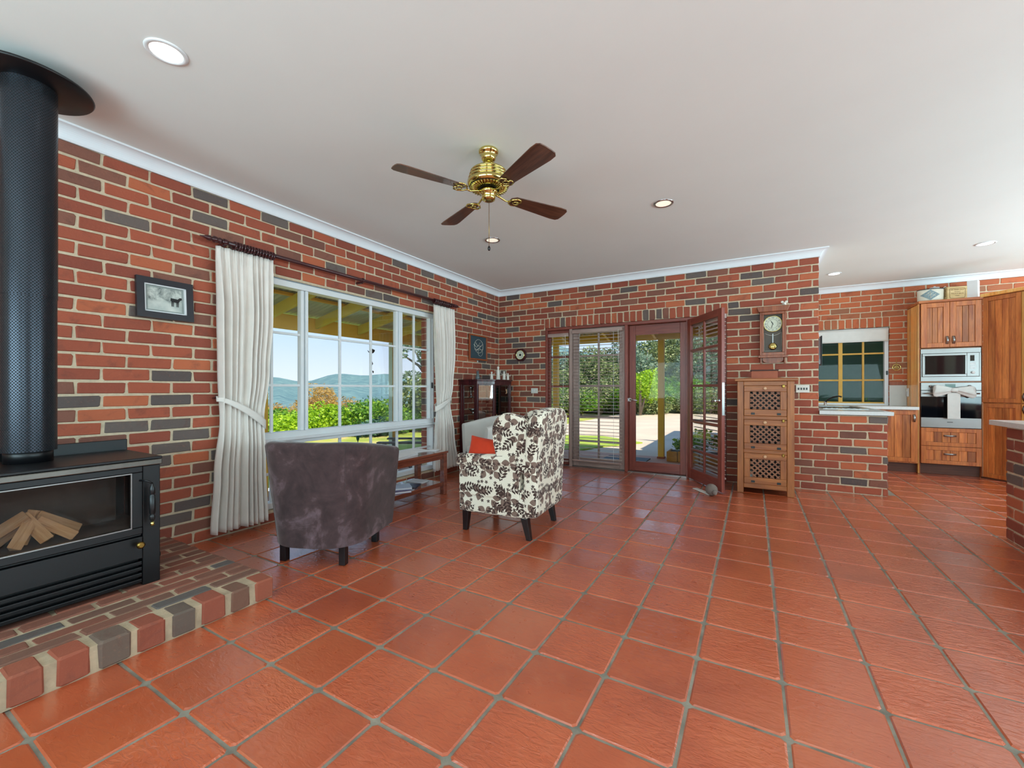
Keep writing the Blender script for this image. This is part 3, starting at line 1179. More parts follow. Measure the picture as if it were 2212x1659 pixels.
def glazed(parent, x0, x1, y, z0, z1, stile, zs, cols, mat, matx, thick=.036):
    """a glazed panel: stiles, rails, bars and panes; x along the panel"""
    a, b = x0 + stile, x1 - stile
    k = thick / 2
    MB().box(x0, a, y - k, y + k, z0, z1).build('stile', mat, parent, bevel=.004)
    MB().box(b, x1, y - k, y + k, z0, z1).build('stile', mat, parent, bevel=.004)
    MB().box(a, b, y - k, y + k, z0, zs[0]).build('bottom_rail', matx, parent, bevel=.004)
    MB().box(a, b, y - k, y + k, zs[-1], z1).build('top_rail', matx, parent, bevel=.004)
    for z in zs[1:-1]:
        MB().box(a, b, y - k * .75, y + k * .75, z - .014, z + .014).build('glazing_bar', matx, parent, bevel=.004)
    xs = [a + (b - a) * i / cols for i in range(cols + 1)]
    for x in xs[1:-1]:
        MB().box(x - .014, x + .014, y - k * .62, y + k * .62, zs[0], zs[-1]).build('glazing_bar', mat, parent, bevel=.004)
    for i in range(cols):
        for c, d in zip(zs, zs[1:]):
            MB().box(xs[i], xs[i + 1], y - .002, y + .002, c, d).build('pane', 'window_glass', parent)


glazed(door, 0.876, 1.231, .07, .013, DZ - .041, .03, [0.10, 0.742, 1.19, 1.635, 1.99], 1, 'maroon_wood', 'maroon_wood_x')
glazed(door, 2.896, 3.284, .07, .013, DZ - .041, .03, [0.10, 0.742, 1.19, 1.635, 1.99], 1, 'maroon_wood', 'maroon_wood_x')
glazed(door, 1.277, 2.053, .06, .013, DZ - .042, .085, LEAF_Z, 2, 'mauve_wood', 'mauve_wood_x')
glazed(door, 2.10, 2.853, .1, .013, DZ - .042, .085, [0.145, 1.90], 1, 'maroon_wood', 'maroon_wood_x')
MB().lathe([(.026, 0), (.026, .008), (.012, .012), (.011, .04)], (2.118, .08, 1.0), 'y', 16).build('handle', 'chrome', door, rot=(0, 0, 0), loc=(0, -.04, 0))
MB().tube([(2.118, .035, 1.0), (2.13, .03, 1.0), (2.19, .032, .996), (2.225, .036, .985)], [.010, .010, .009, .007]).build('lever', 'chrome', door)

# open leaf
leaf = thing('french_door_leaf', 'maroon French door leaf with ten panes swung open into the room', 'door', (2.885, -.012, 0), -math.atan2(.851, .525))
glazed(leaf, 0.0, 0.84, 0.0, .014, 2.045, .085, LEAF_Z, 2, 'maroon_wood', 'maroon_wood_x')
MB().box(.8405, .8435, -.014, .014, .86, 1.22).build('lock_plate', 'steel', leaf, bevel=.001)
MB().lathe([(.024, 0), (.024, -.006), (.011, -.010), (.010, -.045)], (.795, -.0185, 1.02), 'y', 16).build('handle_rose', 'chrome', leaf)
MB().tube([(.795, -.062, 1.02), (.77, -.066, 1.02), (.70, -.062, 1.012)], [.010, .010, .007]).build('lever', 'chrome', leaf)


def blind(label, loc, rz, wdt, z0, z1, n, tilt=0.0, side=-1, mat='slat', headh=.05, group='timber venetian blinds'):
    """headrail, slats, bottom rail, cords, wand; hangs on the -y side"""
    t = thing('venetian_blind', label, 'blind', loc, rz, group)
    MB().box(0, wdt, -.055, -.002, z1 - headh, z1).build('headrail', 'mauve_wood_x', t, bevel=.004)
    base = None
    sl = MB()
    hx = .024
    sl._add([(x, -hx + 2 * hx * k / 4, .003 * math.sin(math.pi * k / 4)) for x in (.006, wdt - .006) for k in range(5)], [(k, k + 1, k + 6, k + 5) for k in range(4)], True)
    for i in range(n):
        z = z0 + .03 + (z1 - headh - z0 - .045) * (i + .5) / n
        if base is None:
            base = sl.build('slat', mat, t, loc=(0, -.028, z), rot=(tilt, 0, 0), solid=.0026)
        else:
            o = base.copy()
            COL.objects.link(o)
            o.parent = t
            o.location = (0, -.028, z)
            o.rotation_euler = (tilt + random.uniform(-.03, .03), 0, 0)
    MB().box(.004, wdt - .004, -.052, -.006, z0, z0 + .02).build('bottom_rail', 'mauve_wood_x', t, bevel=.003)
    for x in ((wdt * .16, wdt * .84) if wdt > .5 else (wdt * .25, wdt * .75)):
        MB().box(x - .0012, x + .0012, -.0535, -.0520, z0 + .02, z1 - headh).build('ladder_cord', 'white_paint', t)
    MB().tube([(wdt - .05, -.058, z1 - .03), (wdt - .045, -.064, z1 - .5)], .004, 6).build('wand', 'white_plastic', t)
    return t


blind('timber venetian blind hung over the closed French door', (1.30, -.012, 0), 0, .735, .10, 2.01, 38)
blind('narrow timber venetian blind in the sidelight beside the brick corner', (.885, .045, 0), 0, .335, .06, 1.985, 38)
bl = blind('timber venetian blind on the room side of the open door leaf', (0, 0, 0), 0, .70, .14, 1.99, 37)
lm = Matrix.Translation((2.885, -.012, 0)) @ Matrix.Rotation(-math.atan2(.851, .525), 4, 'Z')
bl.location = lm @ Vector((.77, .022, 0))
bl.rotation_euler = (0, 0, -math.atan2(.851, .525) + math.pi)
# ------------------------------------------------------------------ hearth
hearth = thing('brick_hearth', 'low raised brick hearth platform under the wood heater', 'hearth', (0, 0, 0))
HX, HY, HZ = 1.30, -4.51, 0.115
MB().box(0.002, HX - .008, -6.3, HY - .008, 0.0, HZ - .006).build('mortar_bed', 'hearth_mortar', hearth)


def block(seed, s):
    r = random.Random(seed)
    m = MB()
    b = .008
    v, f = [], []
    for z in (0, 1):
        for (e, zz) in ((b, 0.0), (0.0, b)) if z == 0 else ((0.0, -b), (b, 0.0)):
            hx, hy = s[0] / 2 - e, s[1] / 2 - e
            c = .007
            for p in [(-hx + c, -hy), (hx - c, -hy), (hx, -hy + c), (hx, hy - c), (hx - c, hy), (-hx + c, hy), (-hx, hy - c), (-hx, -hy + c)]:
                v.append((p[0] + r.uniform(-.003, .003), p[1] + r.uniform(-.003, .003), (s[2] if z else 0) + zz + r.uniform(-.0015, .0015)))
    for a in (0, 8, 16):
        for i in range(8):
            j = (i + 1) % 8
            f.append((a + i, a + j, a + 8 + j, a + 8 + i))
    f.append(tuple(range(24, 32)))
    return m._add(v, f)


BLK = []
for s_ in range(5):
    o_ = block(s_, (.125, .1, .112)).build('brick', 'brick')
    BLK.append(o_.data)
    bpy.data.objects.remove(o_)
HC = [(156, 84, 62), (104, 88, 78), (158, 82, 60), (122, 86, 70), (150, 78, 58), (156, 84, 62), (152, 80, 60), (112, 92, 80)]
for i in range(14):
    o_ = bpy.data.objects.new('brick', BLK[i % 5])
    COL.objects.link(o_)
    o_.parent = hearth
    o_.location = (HX - .0625, HY - .052 - i * .1245, 0.003)
    o_.rotation_euler = (0, 0, random.uniform(-.03, .03))
    o_.scale = (1, random.uniform(.88, 1.12), random.uniform(.95, 1.02))
    o_.color = lin(HC[(i * 3) % 8])
rr = random.Random(3)
for j in range(13):
    x = HX - .125 - .0445 - j * .0862
    off = 0.0 if j % 2 else .12
    y = HY + 0.0
    first = True
    while y > -6.2:
        L = (.112 if j % 2 else .2345) if first else .2345
        mi = 10 + rr.randrange(5) if L < .15 else rr.randrange(10)
        o_ = bpy.data.objects.new('brick', BRICKS[mi])
        COL.objects.link(o_)
        o_.parent = hearth
        o_.location = (x, y - L / 2, HZ - .001 + rr.uniform(-.003, .002))
        o_.rotation_euler = (-math.pi / 2, 0, math.pi / 2)
        c = lin(mixc((142, 80, 62), (118, 84, 70), rr.random())) if rr.random() > .08 else lin((96, 88, 84))
        o_.color = c
        y -= L + .013
        first = False

# ------------------------------------------------------------------ wood heater
hz = HZ
htr = thing('wood_heater', 'black steel wood heater with wide glass door on the brick hearth', 'heater', (0.6, -5.265, hz))
def hb(name, x0, x1, y0, y1, z0, z1, mat='black_steel', bev=.004, parent=None):
    # world coordinates -> local
    return MB().box(x0 - .6, x1 - .6, y0 + 5.265, y1 + 5.265, z0 - hz, z1 - hz).build(name, mat, parent or htr, bevel=bev)


SX0, SX1, SY0, SY1, STZ = .38, .80, -5.68, -4.85, .775
hb('back_panel', SX0, SX0 + .01, SY0 + .011, SY1 - .011, hz + .002, STZ)
hb('side_panel', SX0, SX1, SY1 - .01, SY1, hz + .002, STZ)
hb('side_panel', SX0, SX1, SY0, SY0 + .01, hz + .002, STZ)
hb('base_panel', SX0 + .011, SX1 - .02, SY0 + .011, SY1 - .011, hz + .05, hz + .06, 'black_steel_dark')
hb('firebox_roof', SX0 + .011, SX1 - .03, SY0 + .011, SY1 - .011, .73, .74, 'firebrick')
hb('firebox_floor', SX0 + .011, SX1 - .03, SY0 + .011, SY1 - .011, .40, .415, 'firebrick')
hb('firebox_wall', SX0 + .10, SX0 + .11, SY0 + .08, SY1 - .08, .415, .73, 'firebrick')
hb('top_plate', SX0 - .02, SX1 + .032, SY0 - .006, SY1 + .006, STZ + .001, STZ + .015)
hb('top_trim', SX1 + .022, SX1 + .036, SY0 - .006, SY1 + .004, STZ - .028, STZ, 'grey_trim')
hb('heat_shield', SX0 - .06, SX0 - .045, SY0 + .06, SY1 + .02, STZ - .03, STZ + .075)
# surround of the door
hb('front_post', SX1 - .02, SX1 + .018, SY1 - .075, SY1 + .001, hz + .002, STZ - .03)
hb('front_post', SX1 - .02, SX1 + .018, SY0, SY0 + .075, hz + .002, STZ - .03)
dr = hb('door_rail', SX1 + .0, SX1 + .024, SY0 + .077, SY1 - .077, .39, .425)
def hd(name, y0, y1, z0, z1, x0=SX1, x1=SX1 + .024, mat='black_steel', bev=.003):
    return hb(name, x0, x1, y0, y1, z0, z1, mat, bev, parent=None)


GY0, GY1, GZ0, GZ1 = -5.56, -4.972, .432, .715
hd('door_rail', SY0 + .077, SY1 - .077, GZ1, .745)
hd('door_stile', GY1, SY1 - .077, .426, GZ1 - .001)
hd('door_stile', SY0 + .077, GY0, .426, GZ1 - .001)
hd('glass', GY0, GY1, .4255, GZ1 - .0005, SX1 + .006, SX1 + .012, 'fire_glass', 0)
m_ = MB()
for (a, b, c, d) in ((GY0, GY1, GZ1 - .006, GZ1 - .0008), (GY0, GY1, .4262, .432), (GY1 - .005, GY1, .4325, GZ1 - .0065)):
    m_.box(SX1 + .013 - .6, SX1 + .027 - .6, a + 5.265, b + 5.265, c - hz, d - hz)
m_.build('glass_trim', 'steel', htr)
hd('lower_panel', SY0 + .077, SY1 - .077, .262, .376)
hd('drawer_line', SY0 + .077, SY1 - .077, .378, .388, SX1 - .004, SX1 + .008, 'black_steel_dark')
for k in range(4):
    z = .135 + k * .031
    hd('louvre', SY0 + .078, SY1 - .078, z, z + .019, SX1 - .008, SX1 + .02)
hb('louvre_back', SX1 - .03, SX1 - .02, SY0 + .078, SY1 - .078, hz + .004, .262, 'black_steel_dark')
hnd = MB()
hnd.lathe([(.004, -.105), (.011, -.095), (.013, -.075), (.009, -.068), (.013, -.06), (.015, -.03), (.014, .03), (.009, .036), (.013, .042), (.012, .07), (.006, .085), (.003, .10)], (SX1 + .068 - .6, SY1 - .052 + 5.265, .56 - hz), 'z', 16)
h1 = hnd.build('handle', 'black_plastic', htr)
MB().tube([(SX1 + .068 - .6, SY1 - .052 + 5.265, .655 - hz), (SX1 + .064 - .6, SY1 - .07 + 5.265, .67 - hz), (SX1 + .02 - .6, SY1 - .09 + 5.265, .672 - hz)], .005, 8).build('handle_spring', 'black_steel', htr)
MB().lathe([(.003, 0), (.009, -.006), (.009, -.018), (.003, -.024)], (SX1 + .068 - .6, SY1 - .052 + 5.265, .455 - hz), 'z', 14).build('handle_tip', 'brass', htr)
MB().lathe([(.006, 0), (.006, .03), (.016, .034), (.018, .046), (.010, .054)], (SX1 + .024 - .6, SY1 - .10 + 5.265, .345 - hz), 'x', 16).build('knob', 'brass_dark', htr)
MB().lathe([(.01, 0), (.01, .012), (.016, .016), (.016, .026)], (.74 - .6, SY1 + 5.2655, .235 - hz), 'y', 16).build('side_knob', 'black_plastic', htr)
# flue
FX, FY = .49, -5.262
fl_l = (FX - .6, FY + 5.265, 0)
MB().lathe([(.085, STZ + .015 - hz), (.085, .86 - hz)], (fl_l[0], fl_l[1], 0), 'z', 32).build('flue_collar', 'black_steel', htr)
MB().lathe([(.098, 0), (.098, .78)], (0, 0, 0), 'z', 48, caps=False).build('flue_casing', 'perforated', htr, loc=(fl_l[0], fl_l[1], .845 - hz))
MB().lathe([(.100, 0), (.100, 1.06)], (0, 0, 0), 'z', 48, caps=False).build('flue_casing', 'perforated', htr, loc=(fl_l[0], fl_l[1], 1.605 - hz))
MB().lathe([(.075, .84 - hz), (.075, CEIL - hz - .001)], (fl_l[0], fl_l[1], 0), 'z', 32, caps=False).build('flue_pipe', 'black_steel_dark', htr)
MB().lathe([(.102, 2.648 - hz), (.23, 2.652 - hz), (.236, 2.66 - hz), (.232, 2.668 - hz), (.1, 2.672 - hz)], (fl_l[0], fl_l[1], 0), 'z', 56).build('ceiling_flange', 'black_steel', htr)
# logs
LOGS = [((.62, -5.47, .435), (.66, -5.30, .56), .028), ((.60, -5.40, .43), (.64, -5.28, .55), .03), ((.66, -5.33, .43), (.62, -5.27, .57), .026),
        ((.70, -5.24, .435), (.64, -5.31, .56), .028), ((.62, -5.12, .435), (.64, -5.27, .545), .03), ((.70, -5.15, .425), (.66, -5.27, .53), .024), ((.72, -5.36, .43), (.66, -5.29, .54), .025), ((.58, -5.2, .43), (.62, -5.29, .52), .028)]
LLAB = ['split log leaning at the far left of the stack in the heater', 'split log leaning beside the outermost log in the heater', 'upright split log in the middle of the heater stack', 'red-brown split log propped at the front of the heater stack',
        'long pale split log sloping down to the right in the heater', 'short split log lying low at the right of the heater stack', 'small split log in front of the heater stack', 'split log at the back of the heater stack']
for (a, b, r_), lb in zip(LOGS, LLAB):
    a, b = Vector(a), Vector(b)
    d = b - a
    L = d.length
    m_ = MB()
    poly = [(-r_, -r_ * .7), (r_ * .9, -r_ * .8), (r_ * .2, r_)]
    m_.prism(poly, 0, L, 'x')
    o_ = m_.build('fire_log', 'log', loc=a, rot=d.to_track_quat('X', 'Z').to_euler(), bevel=.003)
    tag(o_, lb, 'log', 'firewood in the wood heater')

# ------------------------------------------------------------------ pictures and small things on the window wall
pic = thing('framed_photograph', 'black framed monochrome photograph of a cow beside trees hung near the heater', 'picture', (0.012, -4.52, 1.776), R(0))
ht, wd = .139, .165
m_ = MB()
for (y0, y1, z0, z1) in ((-wd, wd, ht - .043, ht), (-wd, wd, -ht, -ht + .043), (-wd, -wd + .043, -ht + .043, ht - .043), (wd - .043, wd, -ht + .043, ht - .043)):
    m_.box(0, .026, y0, y1, z0, z1)
m_.build('frame', 'frame_black', pic)
m_ = MB()
a, b = wd - .043, ht - .043
for (y0, y1, z0, z1) in ((-a, a, b - .007, b), (-a, a, -b, -b + .007), (-a, -a + .007, -b, b), (a - .012, a, -b, b)):
    m_.box(.001, .022, y0, y1, z0, z1)
m_.build('inner_trim', 'white_paint', pic)
MB().box(.0, .010, -a + .0072, a - .0122, -b + .0072, b - .0072).build('mount', pbr('grey_mount', (150, 158, 154), .7), pic)
MB().box(.0102, .012, -a + .02, a - .026, -b + .018, b - .018).build('print', 'photo_print', pic)
cow = MB()
def flat(poly, mb, x0=.0122, x1=.0135):
    mb.prism(poly, x0, x1, 'x')
flat([(.028, .0), (.03, .018), (.072, .014), (.083, .026), (.096, .028), (.098, .014), (.086, .006), (.080, -.006), (.070, -.012), (.036, -.008)], cow)
for y in (.034, .042, .064, .072):
    flat([(y, -.006), (y + .006, -.006), (y + .004, -.042), (y, -.042)], cow)
cow.build('printed_cow', 'ink', pic)
pic.rotation_euler = (0, R(-4), 0)

pic2 = thing('framed_drawing', 'small slate blue panel with white line drawing in orange-brown frame above the corner cabinet', 'picture', (0.014, -.63, 1.77))
a, b = .235, .19
m_ = MB()
for (y0, y1, z0, z1) in ((-a, a, b - .024, b), (-a, a, -b, -b + .024), (-a, -a + .024, -b + .024, b - .024), (a - .024, a, -b + .024, b - .024)):
    m_.box(0, .025, y0, y1, z0, z1)
m_.build('frame', 'frame_wood', pic2, bevel=.003)
MB().box(0, .012, -a + .0245, a - .0245, -b + .0245, b - .0245).build('panel', 'chalk_board', pic2)
m_ = MB()
m_.ring((.0155, .01, .02), .10, .0022, 'x', 36, 6, 1.15, 1.0)
m_.ring((.0155, .05, -.075), .05, .0018, 'x', 28, 6, 1.2, 1.0)
for pts in ([(-.12, .04), (-.05, .0), (.0, .03), (.05, .02), (.12, .06)], [(-.10, -.02), (-.02, -.04), (.03, .0), (.06, -.03), (.12, -.02)], [(-.07, .07), (-.02, .02), (.05, .08)], [(-.06, -.05), (.0, -.015), (.08, .03)]):
    m_.tube([(.0155, y, z) for y, z in pts], .0028, 6)
m_.build('line_drawing', 'white_line', pic2)
MB().box(.0, .004, -.01, .01, -b - .03, -b - .006).build('tag', 'white_paint', pic2)

bar = thing('wall_barometer', 'small octagonal dark wood barometer with cream dial on brick wall', 'barometer', (.419, -.002, 1.686))
oc = [(.108 * math.cos(R(22.5 + 45 * k)), .108 * math.sin(R(22.5 + 45 * k))) for k in range(8)]
MB().prism(oc, -.03, 0, 'y').build('case', 'rosewood', bar, bevel=.005)
MB().lathe([(.074, -.0305), (.074, -.034), (.066, -.036)], (0, 0, 0), 'y', 32).build('dial', 'dial', bar)
MB().ring((0, -.036, 0), .072, .005, 'y').build('bezel', 'brass', bar)
MB().lathe([(.02, -.037), (.018, -.040)], (0, 0, 0), 'y', 20).build('centre', 'ink', bar)
MB().ring((0, -.0365, 0), .046, .0015, 'y').build('scale_ring', 'ink', bar)


def switch(label, x, z, n, wdt=.115, hgt=.08):
    t = thing('light_switch', label, 'switch', (x, -.002, z))
    MB().box(-wdt / 2, wdt / 2, -.009, 0, -hgt / 2, hgt / 2).build('plate', 'white_plastic', t, bevel=.003)
    for k in range(n):
        px = (k - (n - 1) / 2) * (.026 if n > 2 else .03) - (.02 if n == 2 else 0)
        MB().box(px - .007, px + .007, -.0135, -.0092, -.013, .013).build('rocker', 'black_plastic' if n > 2 else 'white_paint', t, bevel=.002)


switch('cream double light switch on brick wall beside the sidelight', .656, 1.122, 2)
switch('cream four-gang light switch above the low brick wall', 4.106, 1.152, 4, .13, .088)

# ------------------------------------------------------------------ curtain rod and curtains
RZ, RX = 2.275, .095
rod = thing('curtain_rod', 'dark plum timber curtain rod with pointed finials above the large window', 'curtain rod', (0, 0, 0))
MB().lathe([(.0165, -4.20), (.0165, -1.33)], (RX, 0, RZ), 'y', 18).build('pole', 'rod_wood', rod)
for s, y in ((-1, -4.20), (1, -1.33)):
    pr = [(.022, 0), (.022, .012), (.014, .018), (.023, .03), (.024, .05), (.012, .062), (.02, .072), (.018, .09), (.008, .115), (.003, .14)]
    pr = [(r_, s * h) for r_, h in pr]
    if s < 0:
        pr = pr[::-1]
    MB().lathe(pr, (RX, y, RZ), 'y', 18).build('finial', 'rod_wood', rod)
for y in (-4.17, -2.85, -1.36):
    MB().box(.001, RX - .012, y - .012, y + .012, RZ - .03, RZ - .008).lathe([(.024, -.012), (.024, .012)], (RX, y, RZ), 'y', 18).build('bracket', 'rod_wood', rod, bevel=.003)
ring_base = None
for y in [-4.10 + .0235 * k for k in range(14)] + [-3.745 + .028 * k for k in range(0)] + [-1.72 + .027 * k for k in range(12)]:
    if ring_base is None:
        ring_base = MB().ring((0, 0, 0), .027, .0075, 'y', 22, 8).build('curtain_ring', 'rod_wood', rod, loc=(RX, y, RZ - .008))
    else:
        o_ = ring_base.copy()
        COL.objects.link(o_)
        o_.parent = rod
        o_.location = (RX, y, RZ - .008)
        o_.rotation_euler = (0, 0, random.uniform(-.2, .2))


def curtain(label, prof, folds, seed, tb, wallside):
    """prof: list of (z, y0, y1); tb: (z hook, y hook, z front, y front)"""
    t = thing('curtain', label, 'curtain', (RX, (prof[0][1] + prof[0][2]) / 2, 0), 0, 'white curtains tied back beside the window')
    yc = (prof[0][1] + prof[0][2]) / 2
    r = random.Random(seed)
    ph = [r.uniform(0, 6.28) for _ in range(4)]
    zt, zb = prof[0][0], prof[-1][0]
    def width(z):
        for (za, a0, a1), (zc, b0, b1) in zip(prof, prof[1:]):
            if zc <= z <= za:
                f = (za - z) / (za - zc)
                f = f * f * (3 - 2 * f)
                return a0 + (b0 - a0) * f, a1 + (b1 - a1) * f
        return prof[-1][1:]
    def fn(u, v):
        z = zt + (zb - zt) * v
        a, b = width(z)
        amp = .008 + .020 * min(1, v * 5)
        gather = math.exp(-((z - tb[2] - .06) / .16) ** 2)
        amp *= 1 - .5 * gather
        uu = u + .030 * math.sin(5 * u + ph[0]) + .018 * math.sin(17 * u + ph[1] + .5 * v) + .010 * math.sin(31 * u + ph[3])
        w1 = math.sin(folds * 6.283 * uu + ph[2])
        x = amp * (w1 * .8 + .35 * w1 * abs(w1)) * (1 + .35 * math.sin(11 * u + ph[1])) + .004 * math.sin(folds * 3.3 * 6.283 * uu + ph[3] + .8 * v) * (1 - .6 * min(1, v * 3))
        if v < .04:
            x += .004 * math.sin(folds * 4 * 6.283 * u)
        zz = z
        return (x - .01, a + (b - a) * u - yc, zz)
    MB().grid(fn, folds * 16, 60).build('drape', 'curtain', t, solid=.003)
    # tie-back band
    zh, yh, zf, yf = tb
    pts_o = []
    n = 40
    b = MB()
    def band(u, v):
        a = u * 2 * math.pi
        a0, a1 = width(zf + .03)
        cy, ry = (yh + yf) / 2, abs(yf - yh) / 2 + .012
        y = cy + ry * math.cos(a)
        x = .052 * math.sin(a) + (-.012)
        f = (y - yh) / (yf - yh)
        zc = zh + (zf - zh) * (f ** 1.3 if f > 0 else 0)
        hw = .016 + .02 * min(1, max(0, f) * 1.4)
        if math.sin(a) < 0:
            zc += .01
        return (x, y - yc, zc + (v - .5) * 2 * hw)
    b.grid(band, n, 5, True, True).build('tie_back', 'curtain', t, solid=.004)
    MB().tube([(-RX + .001, yh - yc, zh + .01), (-.055, yh - yc, zh + .01), (-.045, yh - yc, zh + .03)], .006, 8).build('hook', 'rod_wood', t)
    return t


curtain('white curtain tied back between the monochrome photograph and the window', [(2.235, -4.225, -3.79), (1.75, -4.21, -3.80), (1.30, -4.205, -3.83), (.90, -4.195, -3.87), (.5, -4.23, -3.86), (.055, -4.255, -3.84)], 9, 4, (1.07, -4.21, .86, -3.865), -1)
curtain('white curtain tied back between the window and the corner display cabinet', [(2.225, -1.735, -1.30), (1.6, -1.70, -1.315), (1.2, -1.67, -1.36), (.92, -1.665, -1.40), (.55, -1.70, -1.33), (.10, -1.735, -1.24)], 8, 9, (1.02, -1.38, .90, -1.67), 1)
# ------------------------------------------------------------------ ceiling fan
FNX, FNY = 2.085, -3.535
fan = thing('ceiling_fan', 'brass ceiling fan with four dark walnut blades', 'fan', (FNX, FNY, CEIL))
def z_(z):
    return z - CEIL
MB().lathe([(.0, z_(2.655)), (.02, z_(2.655)), (.036, z_(2.660)), (.046, z_(2.672)), (.05, z_(2.69)), (.047, z_(2.70)), (.06, z_(2.708)), (.066, z_(2.718)), (.066, z_(2.727)), (.06, -.001)], (0, 0, 0), 'z', 36).build('canopy', 'brass', fan)
MB().lathe([(.013, z_(2.60)), (.013, z_(2.66))], (0, 0, 0), 'z', 16).build('downrod', 'brass', fan)
MB().lathe([(.03, z_(2.605)), (.085, z_(2.602)), (.112, z_(2.596)), (.122, z_(2.586)), (.123, z_(2.578)), (.114, z_(2.575)), (.114, z_(2.571)), (.128, z_(2.568)), (.130, z_(2.556)), (.120, z_(2.553)), (.120, z_(2.549)), (.134, z_(2.546)), (.136, z_(2.534)), (.126, z_(2.531)), (.126, z_(2.527)), (.140, z_(2.524)), (.141, z_(2.505)), (.130, z_(2.490)), (.115, z_(2.482)), (.05, z_(2.478))], (0, 0, 0), 'z', 48).build('motor_housing', 'brass', fan)
MB().lathe([(.05, z_(2.4765)), (.128, z_(2.486))], (0, 0, 0), 'z', 40, caps=False).build('vent_recess', 'ink', fan)
for k in range(36):
    a = 2 * math.pi * k / 36
    c, s = math.cos(a), math.sin(a)
    MB().tube([(.07 * c, .07 * s, z_(2.472)), (.126 * c, .126 * s, z_(2.481))], .0034, 5).build('vent_rib', 'brass', fan)
MB().lathe([(.0, z_(2.398)), (.03, z_(2.398)), (.042, z_(2.404)), (.046, z_(2.418)), (.045, z_(2.438)), (.058, z_(2.446)), (.06, z_(2.462)), (.05, z_(2.477))], (0, 0, 0), 'z', 36).build('switch_housing', 'brass', fan)
ANG0 = 63.0
for k in range(4):
    a = R(ANG0 + 90 * k)
    mx = Matrix.Rotation(a, 4, 'Z')
    bk = MB()
    bk.mx = mx
    bk.tube([(.05, 0, z_(2.454)), (.09, .0, z_(2.444)), (.135, 0, z_(2.430)), (.17, 0, z_(2.434))], [.008, .007, .006, .006], 8)
    for sgn in (1, -1):
        bk.tube([(.16, 0, z_(2.434)), (.175, sgn * .03, z_(2.436)), (.205, sgn * .05, z_(2.438)), (.235, sgn * .045, z_(2.438)), (.245, sgn * .02, z_(2.438)), (.225, sgn * .004, z_(2.437))], .0055, 8)
    bk.ring((.215, 0, z_(2.434)), .02, .004, 'z', 18, 6)
    bk.build('blade_bracket', 'brass', fan)
    pts = []
    L0, L1 = .17, .64
    for i in range(9):
        t_ = i / 8
        pts.append((L0 + .02 * (1 - math.sin(math.pi * t_)), -.05 + .10 * t_))
    out = [(x, y) for x, y in pts[::-1]]
    out = [(L0 + .03, .045), (L0, .02), (L0, -.02), (L0 + .03, -.045), (L1 - .07, -.072), (L1 - .022, -.069), (L1 - .004, -.052), (L1, -.02), (L1, .02), (L1 - .004, .052), (L1 - .022, .069), (L1 - .07, .072)]
    b_ = MB()
    b_.prism(out, -.003, .003, 'z')
    o_ = b_.build('blade', 'blade', fan, loc=(0, 0, z_(2.446)), bevel=.0015)
    o_.rotation_euler = (R(-11), 0, a)
MB().tube([(.004, 0, z_(2.399)), (.004, 0, z_(2.10))], .0018, 6).build('pull_chain', 'brass_dark', fan)
MB().lathe([(.0, 0), (.007, .004), (.01, .016), (.007, .028), (.002, .034)], (.004, 0, z_(2.066)), 'z', 14).build('chain_knob', 'leg_black', fan)

# ------------------------------------------------------------------ downlights
def downlight(label, x, y, mat, power, group=None):
    t = thing('downlight', label, 'downlight', (x, y, CEIL), 0, group)
    MB().lathe([(.062, .0), (.064, -.006), (.078, -.007), (.083, -.003), (.083, -.0005)], (0, 0, 0), 'z', 40, caps=False).build('rim', 'chrome' if mat == 'bulb_dim' else 'white_paint', t)
    MB().lathe([(.0, -.0035), (.0625, -.0035)], (0, 0, 0), 'z', 36, caps=False).build('lens', mat, t)


downlight('bright recessed downlight above the wood heater end of the ceiling', 1.215, -4.975, 'bulb', 26)
downlight('dim recessed downlight in the ceiling before the French doors', 2.945, -2.12, 'bulb_dim', 20)
downlight('dim recessed downlight in the ceiling behind the fan pull chain', 1.2, -2.09, 'bulb_dim', 20)
downlight('bright recessed downlight in the kitchen ceiling near the full-height brick end', 4.58, 1.35, 'bulb', 24)
downlight('bright recessed downlight in the kitchen ceiling before the oven tower', 5.81, .66, 'bulb', 24)

